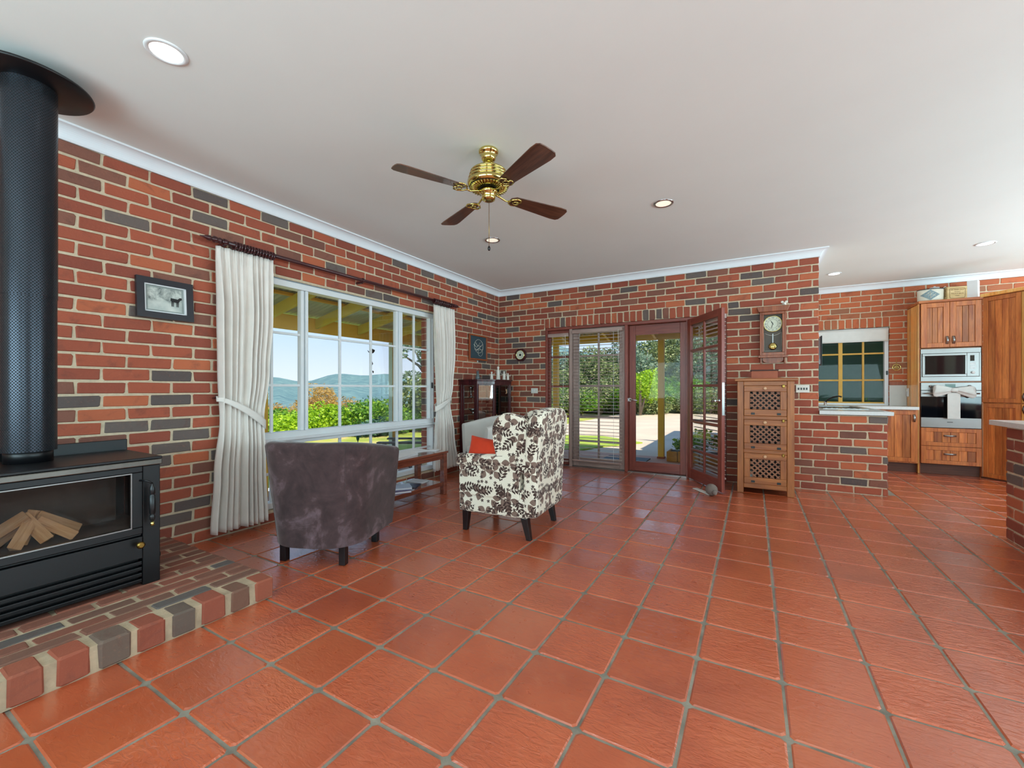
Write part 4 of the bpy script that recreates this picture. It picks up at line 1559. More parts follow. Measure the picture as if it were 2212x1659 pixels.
# ------------------------------------------------------------------ tub chairs
def tub_chair(label, loc, rz, mat, group=None):
    """local +y is the front"""
    t = thing('tub_chair', label, 'chair', loc, rz, group)
    W, D = .335, .335
    def outline(s, grow):
        """s 0..1 from the front of one arm around the back to the other; returns x, y"""
        w, d = W + grow, D + grow
        straight, cr = .30, .24
        arc = math.pi / 2 * cr
        back = 2 * (w - cr)
        tot = 2 * (straight + d - cr) + 2 * arc + back
        side = straight + d - cr
        l = s * tot
        if l < side:
            return (-w, straight - l)
        l -= side
        if l < arc:
            a = l / cr
            return (-w + cr - cr * math.cos(a), -d + cr - cr * math.sin(a))
        l -= arc
        if l < back:
            return (-w + cr + l, -d)
        l -= back
        if l < arc:
            a = l / cr
            return (w - cr + cr * math.sin(a), -d + cr - cr * math.cos(a))
        l -= arc
        return (w, -d + cr + l)
    def top(s):
        k = abs(2 * s - 1)
        return .81 - .10 * max(0, (k - .30) / .70) ** 1.25
    def fn(u, v):
        # v goes up the outside, over the top and down the inside
        zt = top(u)
        if v < .5:
            f = v / .5
            z = .125 + (zt - .03 - .125) * f
            x, y = outline(u, -.022 + .055 * f)
            yo = 0.0
        elif v < .72:
            a = (v - .5) / .22 * math.pi
            z = zt - .03 + .03 * math.sin(a)
            x, y = outline(u, .033 - .042 * (1 - math.cos(a)) / 1.0)
        else:
            f = (v - .72) / .28
            z = zt - .03 + (.36 - zt + .03) * f
            x, y = outline(u, -.051 - .03 * f)
        return (x, y, z)
    MB().grid(fn, 72, 34).build('shell', mat, t)
    # front ends of the arms
    for u in (0.0, 1.0):
        ring = [fn(u, j / 33) for j in range(34)]
        m = MB()
        yy = ring[0][1]
        m._add(ring + [(ring[-1][0], yy, .125)], [tuple(range(35)) if u == 0 else tuple(reversed(range(35)))])
        m.build('arm_front', mat, t)
    MB().prism([outline(i / 40, -.075) for i in range(41)], .126, .33, 'z').build('seat_base', mat, t)
    MB().prism([outline(i / 40, -.095) for i in range(41)], .331, .44, 'z').build('seat_cushion', mat, t, bevel=.03, bseg=3)
    for x in (.17, -.17):
        MB().box(x - .0012, x + .0012, -D - .037, -D - .0, .13, .76).build('seam', mat, t) if False else None
    for x, y in ((-.215, -.215), (.215, -.215), (-.215, .215), (.215, .215)):
        MB().prism([(x - .022, y - .022), (x + .022, y - .022), (x + .022, y + .022), (x - .022, y + .022)], 0, .1255, 'z').build('leg', 'leg_black', t, bevel=.003)
    # welt along the outer seams
    for u in (.34, .66):
        pts = [fn(u, v / 40) for v in range(0, 21)]
        MB().tube(pts, .0022, 6).build('seam', mat, t)
    return t


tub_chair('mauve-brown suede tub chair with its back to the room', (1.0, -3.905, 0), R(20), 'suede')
tub_chair('pale tub chair standing before the corner display cabinet', (.83, -1.42, 0), R(150), 'white_hide')

# ------------------------------------------------------------------ wing chair
wing = thing('wing_chair', 'cream wing armchair printed with brown leaves', 'chair', (1.81, -2.79, 0), R(94))
UVS = 1.0
def arc(cx, cz, r, a0, a1, n=8):
    return [(cx + r * math.cos(R(a0 + (a1 - a0) * i / n)), cz + r * math.sin(R(a0 + (a1 - a0) * i / n))) for i in range(n + 1)]


MB().box(-.30, .30, -.30, .31, .16, .38).build('seat_base', 'floral', wing, bevel=.02, bseg=3, uv=UVS)
MB().box(-.225, .225, -.24, .325, .382, .48).build('seat_cushion', 'floral', wing, bevel=.04, bseg=4, uv=UVS)
for s in (-1, 1):
    # arm: side panel and rolled top
    x0, x1 = (.232, .315) if s > 0 else (-.315, -.232)
    MB().box(x0, x1, -.24, .30, .30, .565).build('arm', 'floral', wing, bevel=.012, uv=UVS)
    rl = MB()
    def rolled(u, v):
        a = u * 2 * math.pi
        y = -.22 + .56 * v
        e = 1.0
        if v > .93:
            e = math.sqrt(max(.0, 1 - ((v - .93) / .07) ** 2)) * .999 + .001
        zc = .575 + .03 * (1 - v) ** 2
        return (s * .278 + .058 * e * math.cos(a), y, zc + .052 * e * math.sin(a))
    rl.grid(rolled, 24, 30, True, True).build('arm_roll', 'floral', wing, uv=UVS)
    # wing: outline in (y, z)
    ol = [(-.32, .50), (-.06, .54), (-.035, .62), (-.01, .72), (.0, .80)] + arc(-.135, .83, .135, 0, 100, 12) + [(-.24, .945), (-.30, .90)]
    MB().prism(ol, s * .24, s * .315, 'x').build('wing', 'floral', wing, bevel=.022, bseg=4, uv=UVS)
# back: leaning panel with a bowed top
bk = []
ol = [(-.30, .17), (.30, .17), (.318, .60), (.33, .80)] + [(.33 - .16 + .16 * math.cos(R(a)), .83 + .16 * math.sin(R(a))) for a in range(0, 91, 10)] + [(0.0, 1.0)] + [(-.33 + .16 - .16 * math.sin(R(a)), .83 + .16 * math.cos(R(a))) for a in range(0, 91, 10)] + [(-.33, .80), (-.318, .60)]
bkm = MB().prism(ol, -.06, .06, 'y')
bkm.v = [(x, y - .10 * max(0, z - .45), z) for x, y, z in bkm.v]
bkm.build('backrest', 'floral', wing, loc=(0, -.315, 0.0), bevel=.035, bseg=4, uv=UVS)
for x, y, dx, dy in ((-.26, .255, 0, .01), (.26, .255, 0, .01), (-.27, -.27, 0, -.035), (.27, -.27, 0, -.035)):
    m = MB()
    a, b = .028, .019
    m._add([(x - b + dx, y - b + dy, 0), (x + b + dx, y - b + dy, 0), (x + b + dx, y + b + dy, 0), (x - b + dx, y + b + dy, 0),
            (x - a, y - a, .165), (x + a, y - a, .165), (x + a, y + a, .165), (x - a, y + a, .165)],
           [(0, 3, 2, 1), (4, 5, 6, 7), (0, 1, 5, 4), (1, 2, 6, 5), (2, 3, 7, 6), (3, 0, 4, 7)])
    m.build('leg', 'leg_black', wing, bevel=.003)

cu = MB()
def pillow(u, v, L=.205, H=.15, T=.07):
    a, b = (u - .5) * 2, (v - .5) * 2
    return a, b
def pil(sign):
    def fn(u, v):
        a, b = (u - .5) * 2, (v - .5) * 2
        th = .068 * ((1 - a ** 4) * (1 - b ** 4)) ** .6 * (1 + .12 * math.sin(5 * a + 2 * b))
        pin = 1 - .10 * (1 - abs(a)) * abs(b) - .0
        return (a * .21 * (1 - .08 * (1 - b * b)), sign * th, b * .155 * (1 - .08 * (1 - a * a)))
    return fn
cu.grid(pil(1), 22, 22).grid(pil(-1), 22, 22)
cush = cu.build('cushion', 'orange_cloth', loc=(1.67, -2.89, .585), rot=(R(-22), R(5), R(6)), subsurf=1)
tag(cush, 'orange velvet cushion lying on the leaf-print wing chair', 'cushion')

# ------------------------------------------------------------------ coffee table with books
TX0, TX1, TY0, TY1 = .255, .685, -3.27, -2.205
tbl = thing('coffee_table', 'red-brown timber coffee table with lower shelf below the window', 'table', ((TX0 + TX1) / 2, (TY0 + TY1) / 2, 0))
cxT, cyT = (TX0 + TX1) / 2, (TY0 + TY1) / 2
def tb_(name, x0, x1, y0, y1, z0, z1, bev=.004):
    return MB().box(x0 - cxT, x1 - cxT, y0 - cyT, y1 - cyT, z0, z1).build(name, 'table_wood', tbl, bevel=bev)
tb_('table_top', TX0 - .01, TX1 + .01, TY0 - .01, TY1 + .01, .448, .47)
for x in (TX0, TX1 - .055):
    for y in (TY0, TY1 - .055):
        tb_('leg', x, x + .055, y, y + .055, 0, .4478)
tb_('apron', TX1 - .035, TX1 - .015, TY0 + .055, TY1 - .055, .385, .4475)
tb_('apron', TX0 + .015, TX0 + .035, TY0 + .055, TY1 - .055, .385, .4475)
tb_('apron', TX0 + .055, TX1 - .055, TY1 - .038, TY1 - .018, .385, .4475)
tb_('apron', TX0 + .055, TX1 - .055, TY0 + .018, TY0 + .038, .385, .4475)
tb_('shelf', TX0 + .008, TX1 - .008, TY0 + .0555, TY1 - .0555, .118, .138)
tb_('shelf_rail', TX1 - .03, TX1 - .012, TY0 + .0555, TY1 - .0555, .092, .1175)


def book(label, x, y, z, w, l, h, rz, cover, group='books on the coffee table'):
    t = thing('book', label, 'book', (x, y, z), rz, group)
    MB().box(-w / 2, w / 2, -l / 2, l / 2, 0, .003).box(-w / 2, w / 2, -l / 2, l / 2, h - .003, h).box(-w / 2, -w / 2 + .003, -l / 2, l / 2, .003, h - .003).build('cover', cover, t)
    MB().box(-w / 2 + .0032, w / 2 - .004, -l / 2 + .004, l / 2 - .004, .0032, h - .0032).build('pages', 'paper', t)
    return t


book('large white book lying flat on the coffee table top', .50, -2.80, .4705, .30, .40, .022, R(14), 'paper')
book('thin white magazine on the coffee table top toward the window', .38, -2.42, .4705, .21, .29, .008, R(-15), 'paper')
book('violet edged book at the bottom of the pile on the table shelf', .56, -2.86, .1385, .20, .27, .022, R(-30), 'book_violet')
bb = book('pale blue diary with ribbon on the table shelf pile', .555, -2.80, .1622, .17, .23, .020, R(-38), 'book_blue')
MB().tube([(.02, -.115, .008), (.03, -.15, .004), (.045, -.185, -.008)], .003, 5).build('ribbon', 'white_paint', bb)
book('thin navy booklet on the table shelf beside the diary', .53, -2.58, .1385, .12, .18, .008, R(25), 'book_dark')
book('white leaflet on the table shelf near the back leg', .42, -2.38, .1385, .20, .14, .003 * 2 + .002, R(8), 'paper')
book('small white notepad on the corner of the coffee table top', .55, -2.27, .4705, .10, .09, .010, R(20), 'paper')
# ------------------------------------------------------------------ display cabinet in the corner
M['door_glass'] = glass('reflective_cabinet_glass', (0.95, 0.96, 0.97), 0.42)
CP = [(.02, -1.08), (.31, -1.075), (.45, -.85), (.45, -.38), (.02, -.38)]
cab = thing('display_cabinet', 'dark rosewood glass display cabinet in the brick corner', 'cabinet', (0, 0, 0))
def inset(poly, d):
    n = len(poly)
    out = []
    for i in range(n):
        a, b, c = Vector(poly[i - 1]), Vector(poly[i]), Vector(poly[(i + 1) % n])
        n1 = (b - a).normalized()
        n2 = (c - b).normalized()
        n1, n2 = Vector((-n1.y, n1.x)), Vector((-n2.y, n2.x))
        m = n1 + n2
        out.append(tuple(b + m * (d / m.dot(n1))))
    return out
MB().prism(CP, 0.0, .09, 'z').build('plinth', 'rosewood', cab, bevel=.004)
MB().prism(inset(CP, .01), .0905, .11, 'z').build('base', 'rosewood', cab)
MB().prism(inset(CP, -.018), 1.262, 1.285, 'z').build('top', 'rosewood', cab, bevel=.006)
MB().prism(inset(CP, -.004), 1.215, 1.2615, 'z').build('cornice_board', 'rosewood', cab, bevel=.003)
PO = inset(CP, .014)
for i, (x, y) in enumerate(PO):
    MB().prism([(x - .016, y - .016), (x + .016, y - .016), (x + .016, y + .016), (x - .016, y + .016)], .1105, 1.2145, 'z').build('post', 'rosewood', cab, bevel=.003)
def panel(i, name, mat, z0, z1, t, inner=.0, side=.017):
    a, b = Vector(PO[i]), Vector(PO[(i + 1) % 5])
    d = (b - a).normalized()
    n = Vector((-d.y, d.x)) * t
    a2, b2 = a + d * side, b - d * side
    MB().prism([tuple(a2 - n), tuple(b2 - n), tuple(b2 + n), tuple(a2 + n)], z0, z1, 'z').build(name, mat, cab)
for i in range(3):
    panel(i, 'glass_panel', 'door_glass' if i == 1 else 'cabinet_glass', .1605, 1.1995, .0015)
    panel(i, 'rail', 'rosewood', 1.2, 1.2142, .010)
    panel(i, 'rail', 'rosewood', .111, .16, .010)
for i in (0, 2):
    a, b = Vector(PO[i]), Vector(PO[i + 1])
    d = (b - a).normalized()
    n = Vector((-d.y, d.x)) * .009
    for (p, q) in ((a + d * .0165, a + d * .045), (b - d * .045, b - d * .0165)):
        MB().prism([tuple(p - n), tuple(q - n), tuple(q + n), tuple(p + n)], .1605, 1.1995, 'z').build('stile', 'rosewood', cab)
SH = [.36, .58, .80, 1.03]
for z in SH:
    MB().prism(inset(CP, .036), z - .005, z, 'z').build('shelf', 'cabinet_glass', cab)
MB().lathe([(.004, 0), (.008, .01), (.009, .016), (.0, .022)], (.455, -.82, .78), 'x', 12).build('door_knob', 'brass', cab)


def ornament(name, label, cat, loc, prof, mat, seg=20, group=None, extra=None):
    m = MB().lathe(prof, (0, 0, 0), 'z', seg)
    if extra:
        extra(m)
    o = m.build(name, mat, loc=loc)
    return tag(o, label, cat, group)


vase = [(.03, 0), (.032, .006), (.014, .02), (.012, .05), (.028, .10), (.034, .13), (.04, .15), (.036, .15), (.026, .11)]
bowl = [(.03, 0), (.034, .008), (.02, .015), (.05, .04), (.085, .075), (.08, .075), (.045, .042), (.0, .03)]
ornament('crystal_vase', 'cut crystal vase on the top shelf of the display cabinet', 'vase', (.14, -.98, 1.0305), vase, 'crystal')
ornament('crystal_goblet', 'crystal goblet beside the vase on the top cabinet shelf', 'glass', (.24, -.99, 1.0305), [(.028, 0), (.03, .004), (.006, .01), (.006, .06), (.03, .09), (.034, .13), (.031, .13), (.024, .09)], 'crystal')
ornament('crystal_bowl', 'wide crystal bowl on the second shelf of the display cabinet', 'bowl', (.17, -.96, .8005), bowl, 'crystal', 12)
ornament('crystal_basket', 'small crystal dish beside the wide bowl in the display cabinet', 'bowl', (.31, -.88, .8005), [(.025, 0), (.04, .03), (.05, .05), (.046, .05), (.03, .02)], 'crystal', 10)
def jug_extra(m):
    m.tube([(.035, 0, .12), (.07, 0, .11), (.075, 0, .06), (.04, 0, .035)], .006, 8)
    m.tube([(-.03, 0, .05), (-.07, 0, .09), (-.085, 0, .115)], [.012, .008, .006], 8)
ornament('tan_jug', 'tan ceramic jug with loop handle on the top cabinet shelf', 'jug', (.37, -.50, 1.0305), [(.03, 0), (.045, .03), (.04, .07), (.02, .10), (.024, .14), (.02, .14), (.015, .1)], 'ceramic_tan', 18, None, jug_extra)
ornament('tan_dish', 'shallow tan dish on the top cabinet shelf before the jug', 'dish', (.30, -.62, 1.0305), [(.02, 0), (.03, .01), (.06, .035), (.056, .036), (.02, .012)], 'ceramic_tan')
pl = MB().lathe([(.0, .004), (.03, .003), (.055, .0), (.055, .004), (.03, .008), (.0, .009)], (0, 0, 0), 'z', 28).build('blue_plate', 'ceramic_blue', loc=(.34, -.47, .857), rot=(R(80), 0, R(50)))
tag(pl, 'small blue plate stood upright on the second cabinet shelf', 'plate')
ornament('white_figurine', 'small white figurine beside the blue plate in the cabinet', 'figurine', (.38, -.60, .8005), [(.02, 0), (.022, .01), (.012, .03), (.018, .05), (.02, .06), (.008, .07), (.012, .082), (.0, .094)], 'ceramic')
for k, (x, y) in enumerate(((.33, -.74), (.27, -.80), (.22, -.70))):
    ornament('berry_pot', ['dark red pot on the second cabinet shelf behind the door glass', 'brown pot between two pots on the second cabinet shelf', 'dark pot nearest the mirror side of the second cabinet shelf'][k], 'pot', (x, y, .8005), [(.016, 0), (.022, .012), (.02, .028), (.0, .032)], ('terracotta', 'dark_card', 'rosewood')[k])
def cat_extra(m):
    m.sphere((.0, 0, .10), (.020, .018, .018))
    m.tube([(-.012, 0, .11), (-.016, 0, .135)], [.007, .002], 6).tube([(.012, 0, .11), (.016, 0, .135)], [.007, .002], 6)
    m.tube([(.02, 0, .02), (.045, 0, .015), (.06, 0, .03)], [.008, .007, .004], 8)
ornament('cat_figurine', 'grey-green seated cat figurine on top of the display cabinet', 'figurine', (.20, -.90, 1.2855), [(.03, 0), (.032, .02), (.026, .05), (.016, .09), (.0, .10)], 'grey_figure', 16, None, cat_extra)
def robed(h, s):
    return [(.030 * s, 0), (.032 * s, .01 * h), (.024 * s, .5 * h), (.026 * s, .62 * h), (.016 * s, .74 * h), (.010 * s, .78 * h), (.018 * s, .86 * h), (.017 * s, .95 * h), (.0, h)]
def wings_extra(h):
    def ex(m):
        m.tube([(-.02, 0, .6 * h), (-.045, 0, .75 * h), (-.035, 0, .45 * h)], [.007, .004, .003], 6).tube([(.02, 0, .6 * h), (.045, 0, .75 * h), (.035, 0, .45 * h)], [.007, .004, .003], 6)
    return ex
ornament('angel_figurine', 'tall white robed figurine with gold hair on the display cabinet', 'figurine', (.34, -.57, 1.2855), robed(.20, 1.0), 'ceramic', 16, None, wings_extra(.2))
ornament('angel_figurine', 'small white figurine left of the tall robed figurine', 'figurine', (.27, -.64, 1.2855), robed(.12, .8), 'ceramic', 16, None, wings_extra(.12))
ornament('angel_figurine', 'white figurine just right of the tall robed figurine', 'figurine', (.40, -.50, 1.2855), robed(.13, .8), 'ceramic', 16, None, wings_extra(.13))
ornament('angel_figurine', 'smallest white figurine at the outer end of the figurine group', 'figurine', (.43, -.44, 1.2855), robed(.10, .7), 'ceramic', 16, None, wings_extra(.10))

# ------------------------------------------------------------------ wall clock
ck = thing('wall_clock', 'wooden pendulum wall clock with roman numerals above the lattice cabinet', 'clock', (3.812, -.003, 1.79))
def cb(name, x0, x1, y0, y1, z0, z1, mat='clock_wood', bev=.003, par=None):
    return MB().box(x0, x1, y0, y1, z0 - 1.79, z1 - 1.79).build(name, mat, par or ck, bevel=bev)
CW = .132
cb('back_board', -CW, CW, -.012, 0, 1.52, 2.06)
cb('side', -CW, -CW + .018, -.085, -.0125, 1.545, 2.055)
cb('side', CW - .018, CW, -.085, -.0125, 1.545, 2.055)
cb('door_rail', -CW + .0182, CW - .0182, -.085, -.06, 2.025, 2.055)
cb('door_rail', -CW + .0182, CW - .0182, -.085, -.06, 1.545, 1.58)
cb('door_stile', -CW + .0182, -CW + .04, -.085, -.06, 1.5802, 2.0248)
cb('door_stile', CW - .04, CW - .0182, -.085, -.06, 1.5802, 2.0248)
MB().prism([(-CW - .012, 2.0552 - 1.79), (CW + .012, 2.0552 - 1.79), (CW + .03, 2.105 - 1.79), (CW + .034, 2.118 - 1.79), (-CW - .034, 2.118 - 1.79), (-CW - .03, 2.105 - 1.79)], -.11, 0, 'y').build('crown', 'clock_wood', ck, bevel=.004)
cb('base_mould', -CW - .016, CW + .016, -.10, 0, 1.518, 1.5448)
ap = [(-.105, 1.5175 - 1.79), (.105, 1.5175 - 1.79), (.105, 1.49 - 1.79)] + [(.10 * math.cos(R(a)), 1.488 - 1.79 - .036 * math.sin(R(a))) for a in range(0, 181, 15)] + [(-.105, 1.49 - 1.79)]
MB().prism(ap, -.05, -.02, 'y').build('apron', 'clock_wood', ck)
cb('foot', -.128, -.112, -.06, 0, 1.45, 1.5175, 'clock_wood')
cb('foot', .112, .128, -.06, 0, 1.45, 1.5175, 'clock_wood')
cb('inner_panel', -CW + .018, CW - .018, -.030, -.0125, 1.55, 2.05, 'clock_inner', 0)
MB().lathe([(.094, -.0305), (.094, -.036), (.088, -.038)], (0, 0, .128), 'y', 44).build('dial', 'dial', ck)
MB().ring((0, -.039, .128), .092, .0045, 'y', 44).build('bezel', 'brass', ck)
MB().ring((0, -.0385, .128), .052, .0012, 'y', 36, 6).build('chapter_ring', 'clock_inner', ck)
for k, rn in enumerate(['XII', 'I', 'II', 'III', 'IV', 'V', 'VI', 'VII', 'VIII', 'IX', 'X', 'XI']):
    a = R(90 - 30 * k)
    text_part('numeral', rn, .024, 'ink', ck, (.071 * math.cos(a), -.0385, .128 + .071 * math.sin(a)), (R(90), R(-(90 - 30 * k) + 90) * 1.0, 0))
def hand(name, ang, L, wd):
    a = R(90 - ang)
    dx, dz = math.cos(a), math.sin(a)
    px, pz = -dz, dx
    pts = [(-.014, wd * .5), (-.014, -wd * .5), (L * .45, -wd), (L, 0), (L * .45, wd)]
    MB().prism([(dx * l + px * q, .128 + dz * l + pz * q) for l, q in pts], -.0415, -.0402, 'y').build(name, 'ink', ck)
hand('hour_hand', 347 - 15, .048, .004)
hand('minute_hand', 197, .07, .003)
m_ = MB()
fr_pts = [(-.088, 1.815 - 1.79), (-.086, 1.598 - 1.79), (.086, 1.598 - 1.79), (.088, 1.815 - 1.79)] + [(.088 - .176 * i / 10, 1.815 - 1.79 - .035 * math.sin(math.pi * i / 10)) for i in range(1, 10)]
m_.tube([(x, -.0325, z) for x, z in fr_pts], .0018, 6, closed=True)
m_.build('glass_line', 'white_line', ck)
cb('pendulum_rod', -.005, .005, -.044, -.040, 1.69, 1.80, 'steel', 0)
MB().lathe([(.0, -.056), (.03, -.052), (.042, -.046), (.042, -.042), (.0, -.038)], (0, 0, 1.652 - 1.79), 'y', 30).build('pendulum_bob', 'brass', ck)
def mouse_extra(m):
    for s in (-1, 1):
        m.sphere((s * .02, -.004, .046), (.016, .004, .014), 12, 8)
    m.sphere((0, -.03, .02), (.01, .012, .009), 10, 8)
ms = MB().sphere((0, 0, .022), (.022, .034, .022))
mouse_extra(ms)
ms.tube([(0, .03, .01), (-.03, .04, .006), (-.06, .02, .006)], .003, 6)
tag(ms.build('mouse_figurine', 'ceramic', loc=(3.925, -.06, 2.1155)), 'small white mouse figurine with round ears on top of the wall clock', 'figurine')

# ------------------------------------------------------------------ lattice cabinet
lc = thing('lattice_cabinet', 'honey timber vegetable cabinet with three lattice doors against brick wall', 'cabinet', (3.72, -.30, 0))
LX0, LX1, LY0, LY1, LZ = 3.457, 3.99, -.545, -.05, 1.235
def lb(name, x0, x1, y0, y1, z0, z1, mat='rustic', bev=.004, par=None):
    return MB().box(x0 - 3.72, x1 - 3.72, y0 + .30, y1 + .30, z0, z1).build(name, mat, par or lc, bevel=bev)
lb('post', LX0, LX0 + .062, LY0, LY0 + .06, 0, LZ)
lb('post', LX1 - .065, LX1, LY0, LY0 + .06, 0, LZ)
lb('side', LX0 + .004, LX0 + .024, LY0 + .0602, LY1, .04, LZ)
lb('side', LX1 - .024, LX1 - .004, LY0 + .0602, LY1, .04, LZ)
lb('back', LX0 + .0242, LX1 - .0242, LY1 - .012, LY1, .06, LZ, 'leg_black')
lb('top', LX0 - .025, LX1 + .035, LY0 - .03, LY1 + .02, LZ + .0005, LZ + .028, 'rustic_x', .006)
MB().prism([(LX0 - .01 - 3.72, LZ + .0285), (LX1 + .01 - 3.72, LZ + .0285), (LX1 - .06 - 3.72, LZ + .045), (LX1 - .16 - 3.72, LZ + .062), (LX0 + .16 - 3.72, LZ + .062), (LX0 + .06 - 3.72, LZ + .045)], LY1 + .30 - .012, LY1 + .30 + .008, 'y').build('back_rail', 'rustic_x', lc, bevel=.003)
IX0, IX1 = LX0 + .064, LX1 - .067
for z in (.06, .445, .815, 1.185):
    lb('rail', IX0 - .001, IX1 + .001, LY0 + .004, LY0 + .05, z, z + (.04 if z > .06 else .05), 'rustic_x') if z < 1.18 else lb('rail', IX0 - .001, IX1 + .001, LY0 + .004, LY0 + .05, z, LZ, 'rustic_x')
    if z < 1.18:
        lb('inner_shelf', LX0 + .026, LX1 - .026, LY0 + .0602, LY1 - .014, z, z + .015, 'rustic_x')
for k, (z0, z1) in enumerate(((.1115, .4435), (.4865, .8135), (.8565, 1.1835))):
    lab = None
    d0 = lb('door', IX0 + .002, IX1 - .002, LY0 - .004, LY0 + .018, z0, z0 + .07, 'rustic_x')
    def dpt(name, x0, x1, za, zb, mat, y0=LY0 - .004, y1=LY0 + .018, bev=.003):
        return MB().box(x0 - 3.72, x1 - 3.72, y0 + .30, y1 + .30, za, zb).build(name, mat, d0, bevel=bev)
    zt_ = z1 - .062
    dpt('door_rail', IX0 + .002, IX1 - .002, zt_, z1, 'rustic_x')
    dpt('door_stile', IX0 + .002, IX0 + .06, z0 + .0702, zt_ - .0002, 'rustic')
    dpt('door_stile', IX1 - .06, IX1 - .002, z0 + .0702, zt_ - .0002, 'rustic')
    a0, a1, b0, b1 = IX0 + .0602, IX1 - .0602, z0 + .0704, zt_ - .0004
    W_, H_ = a1 - a0, b1 - b0
    pitch_, sw = .056, .0215
    for layer in (0, 1):
        kk = -H_
        while kk < W_:
            # strip running at 45 degrees clipped to the opening
            if layer == 0:
                pa, pb = (max(kk, 0), max(-kk, 0)), (min(kk + H_, W_), min(H_, W_ - kk))
            else:
                pa, pb = (max(kk, 0), H_ - max(-kk, 0)), (min(kk + H_, W_), H_ - min(H_, W_ - kk))
            L_ = math.hypot(pb[0] - pa[0], pb[1] - pa[1])
            if L_ > .03:
                q = sw / 2 * .7071
                dx = 1 if layer == 0 else 1
                sg = 1 if layer == 0 else -1
                poly = [(pa[0] + q, pa[1] - sg * q), (pb[0] + q, pb[1] - sg * q), (pb[0] - q, pb[1] + sg * q), (pa[0] - q, pa[1] + sg * q)]
                poly = [(min(max(x, 0), W_), min(max(z, 0), H_)) for x, z in poly]
                y_ = LY0 + .30 + (.002 if layer == 1 else .0085)
                MB().prism([(x + a0 - 3.72, z + b0) for x, z in poly], y_, y_ + .006, 'y').build('lattice_slat', 'lattice', d0)
            kk += pitch_
    MB().lathe([(.006, 0), (.006, -.012), (.016, -.016), (.018, -.024), (.010, -.030)], ((IX0 + IX1) / 2 - 3.72 + .0, LY0 - .0042 + .30, z1 - .028), 'y', 16).build('knob', 'ceramic_tan', d0)
    MB().box(IX1 - .045 - 3.72, IX1 - .02 - 3.72, LY0 - .022 + .30, LY0 - .0045 + .30, z1 - .02, z1 + .012).build('turn_catch', 'brass_dark', d0, bevel=.005)
    for x in (IX0 + .07, IX1 - .09):
        MB().box(x - 3.72, x + .036 - 3.72, LY0 - .0085 + .30, LY0 - .0042 + .30, z0 + .012, z0 + .035).build('hinge', 'black_plastic', d0, bevel=.002)
# produce jars showing through the lattice
for (x, z, lbl) in ((3.88, .831, 'small white jar behind the top lattice door'), (3.56, .461, 'small white jar behind the middle lattice door'), (3.58, .111, 'small white jar behind the bottom lattice door')):
    ornament('storage_jar', lbl, 'jar', (x, -.44, z), [(.03, 0), (.034, .02), (.034, .10), (.024, .11), (.024, .125), (.0, .125)], 'ceramic', 16)

bx = thing('terracotta_box', 'plain terracotta coloured box on top of the lattice cabinet', 'box', (3.717, -.40, LZ + .029))
MB().box(-.125, .125, -.07, .07, 0, .085).build('body', 'terracotta', bx, bevel=.003)
MB().box(-.135, .135, -.075, .075, .0855, .098).build('lid', 'dark_card', bx, bevel=.003)

ds = MB().sphere((0, 0, .062), (.075, .06, .062))
ds.tube([(-.06, 0, .05), (-.085, 0, .04), (-.10, 0, .03)], [.03, .02, .006], 10)
o_ = ds.build('stone_doorstop', 'stone', loc=(3.22, -.86, 0.001), rot=(0, 0, R(120)))
tag(o_, 'grey animal-shaped stone doorstop on the floor against the open door leaf', 'doorstop')
tag(MB().box(-.15, .15, -.03, .03, 0, .012).build('paper_roll', 'white_plastic', loc=(3.12, -.74, .001), rot=(0, 0, R(-52)), bevel=.005), 'flat white strip lying under the open door leaf', 'draught strip')
# ------------------------------------------------------------------ kitchen
def shaker(parent, name, x0, x1, z0, z1, y, nb, fw=.055, mat='kitchen', handle=None):
    """framed front facing -y in the parent's space; boards and handle are its pieces"""
    m = MB()
    m.box(x0, x0 + fw, y - .02, y, z0, z1).box(x1 - fw, x1, y - .02, y, z0, z1)
    m.box(x0 + fw, x1 - fw, y - .02, y, z0, z0 + fw).box(x0 + fw, x1 - fw, y - .02, y, z1 - fw, z1)
    d = m.build(name, mat, parent, bevel=.0025)
    a, b = x0 + fw, x1 - fw
    for i in range(nb):
        MB().box(a + (b - a) * i / nb + .0012, a + (b - a) * (i + 1) / nb - .0012, y - .011, y - .003, z0 + fw + .0005, z1 - fw - .0005).build('board', 'board', d, bevel=.003)
    if handle:
        hx, hz_, vert = handle
        L = .05
        if vert:
            pts = [(hx, y - .021, hz_ - L), (hx, y - .045, hz_ - L * .6), (hx, y - .05, hz_), (hx, y - .045, hz_ + L * .6), (hx, y - .021, hz_ + L)]
            MB().grid(lambda u, v: (hx - .013 + .026 * u, pts_y(v, y), hz_ - L + 2 * L * v), 3, 12).build('handle', 'steel', d, solid=.006)
        else:
            MB().grid(lambda u, v: (hx - L * 1.2 + 2.4 * L * v, pts_y(v, y), hz_ - .011 + .022 * u), 3, 12).build('handle', 'steel', d, solid=.006)
    return d


def pts_y(v, y):
    return y - .022 - .022 * math.sin(math.pi * v)


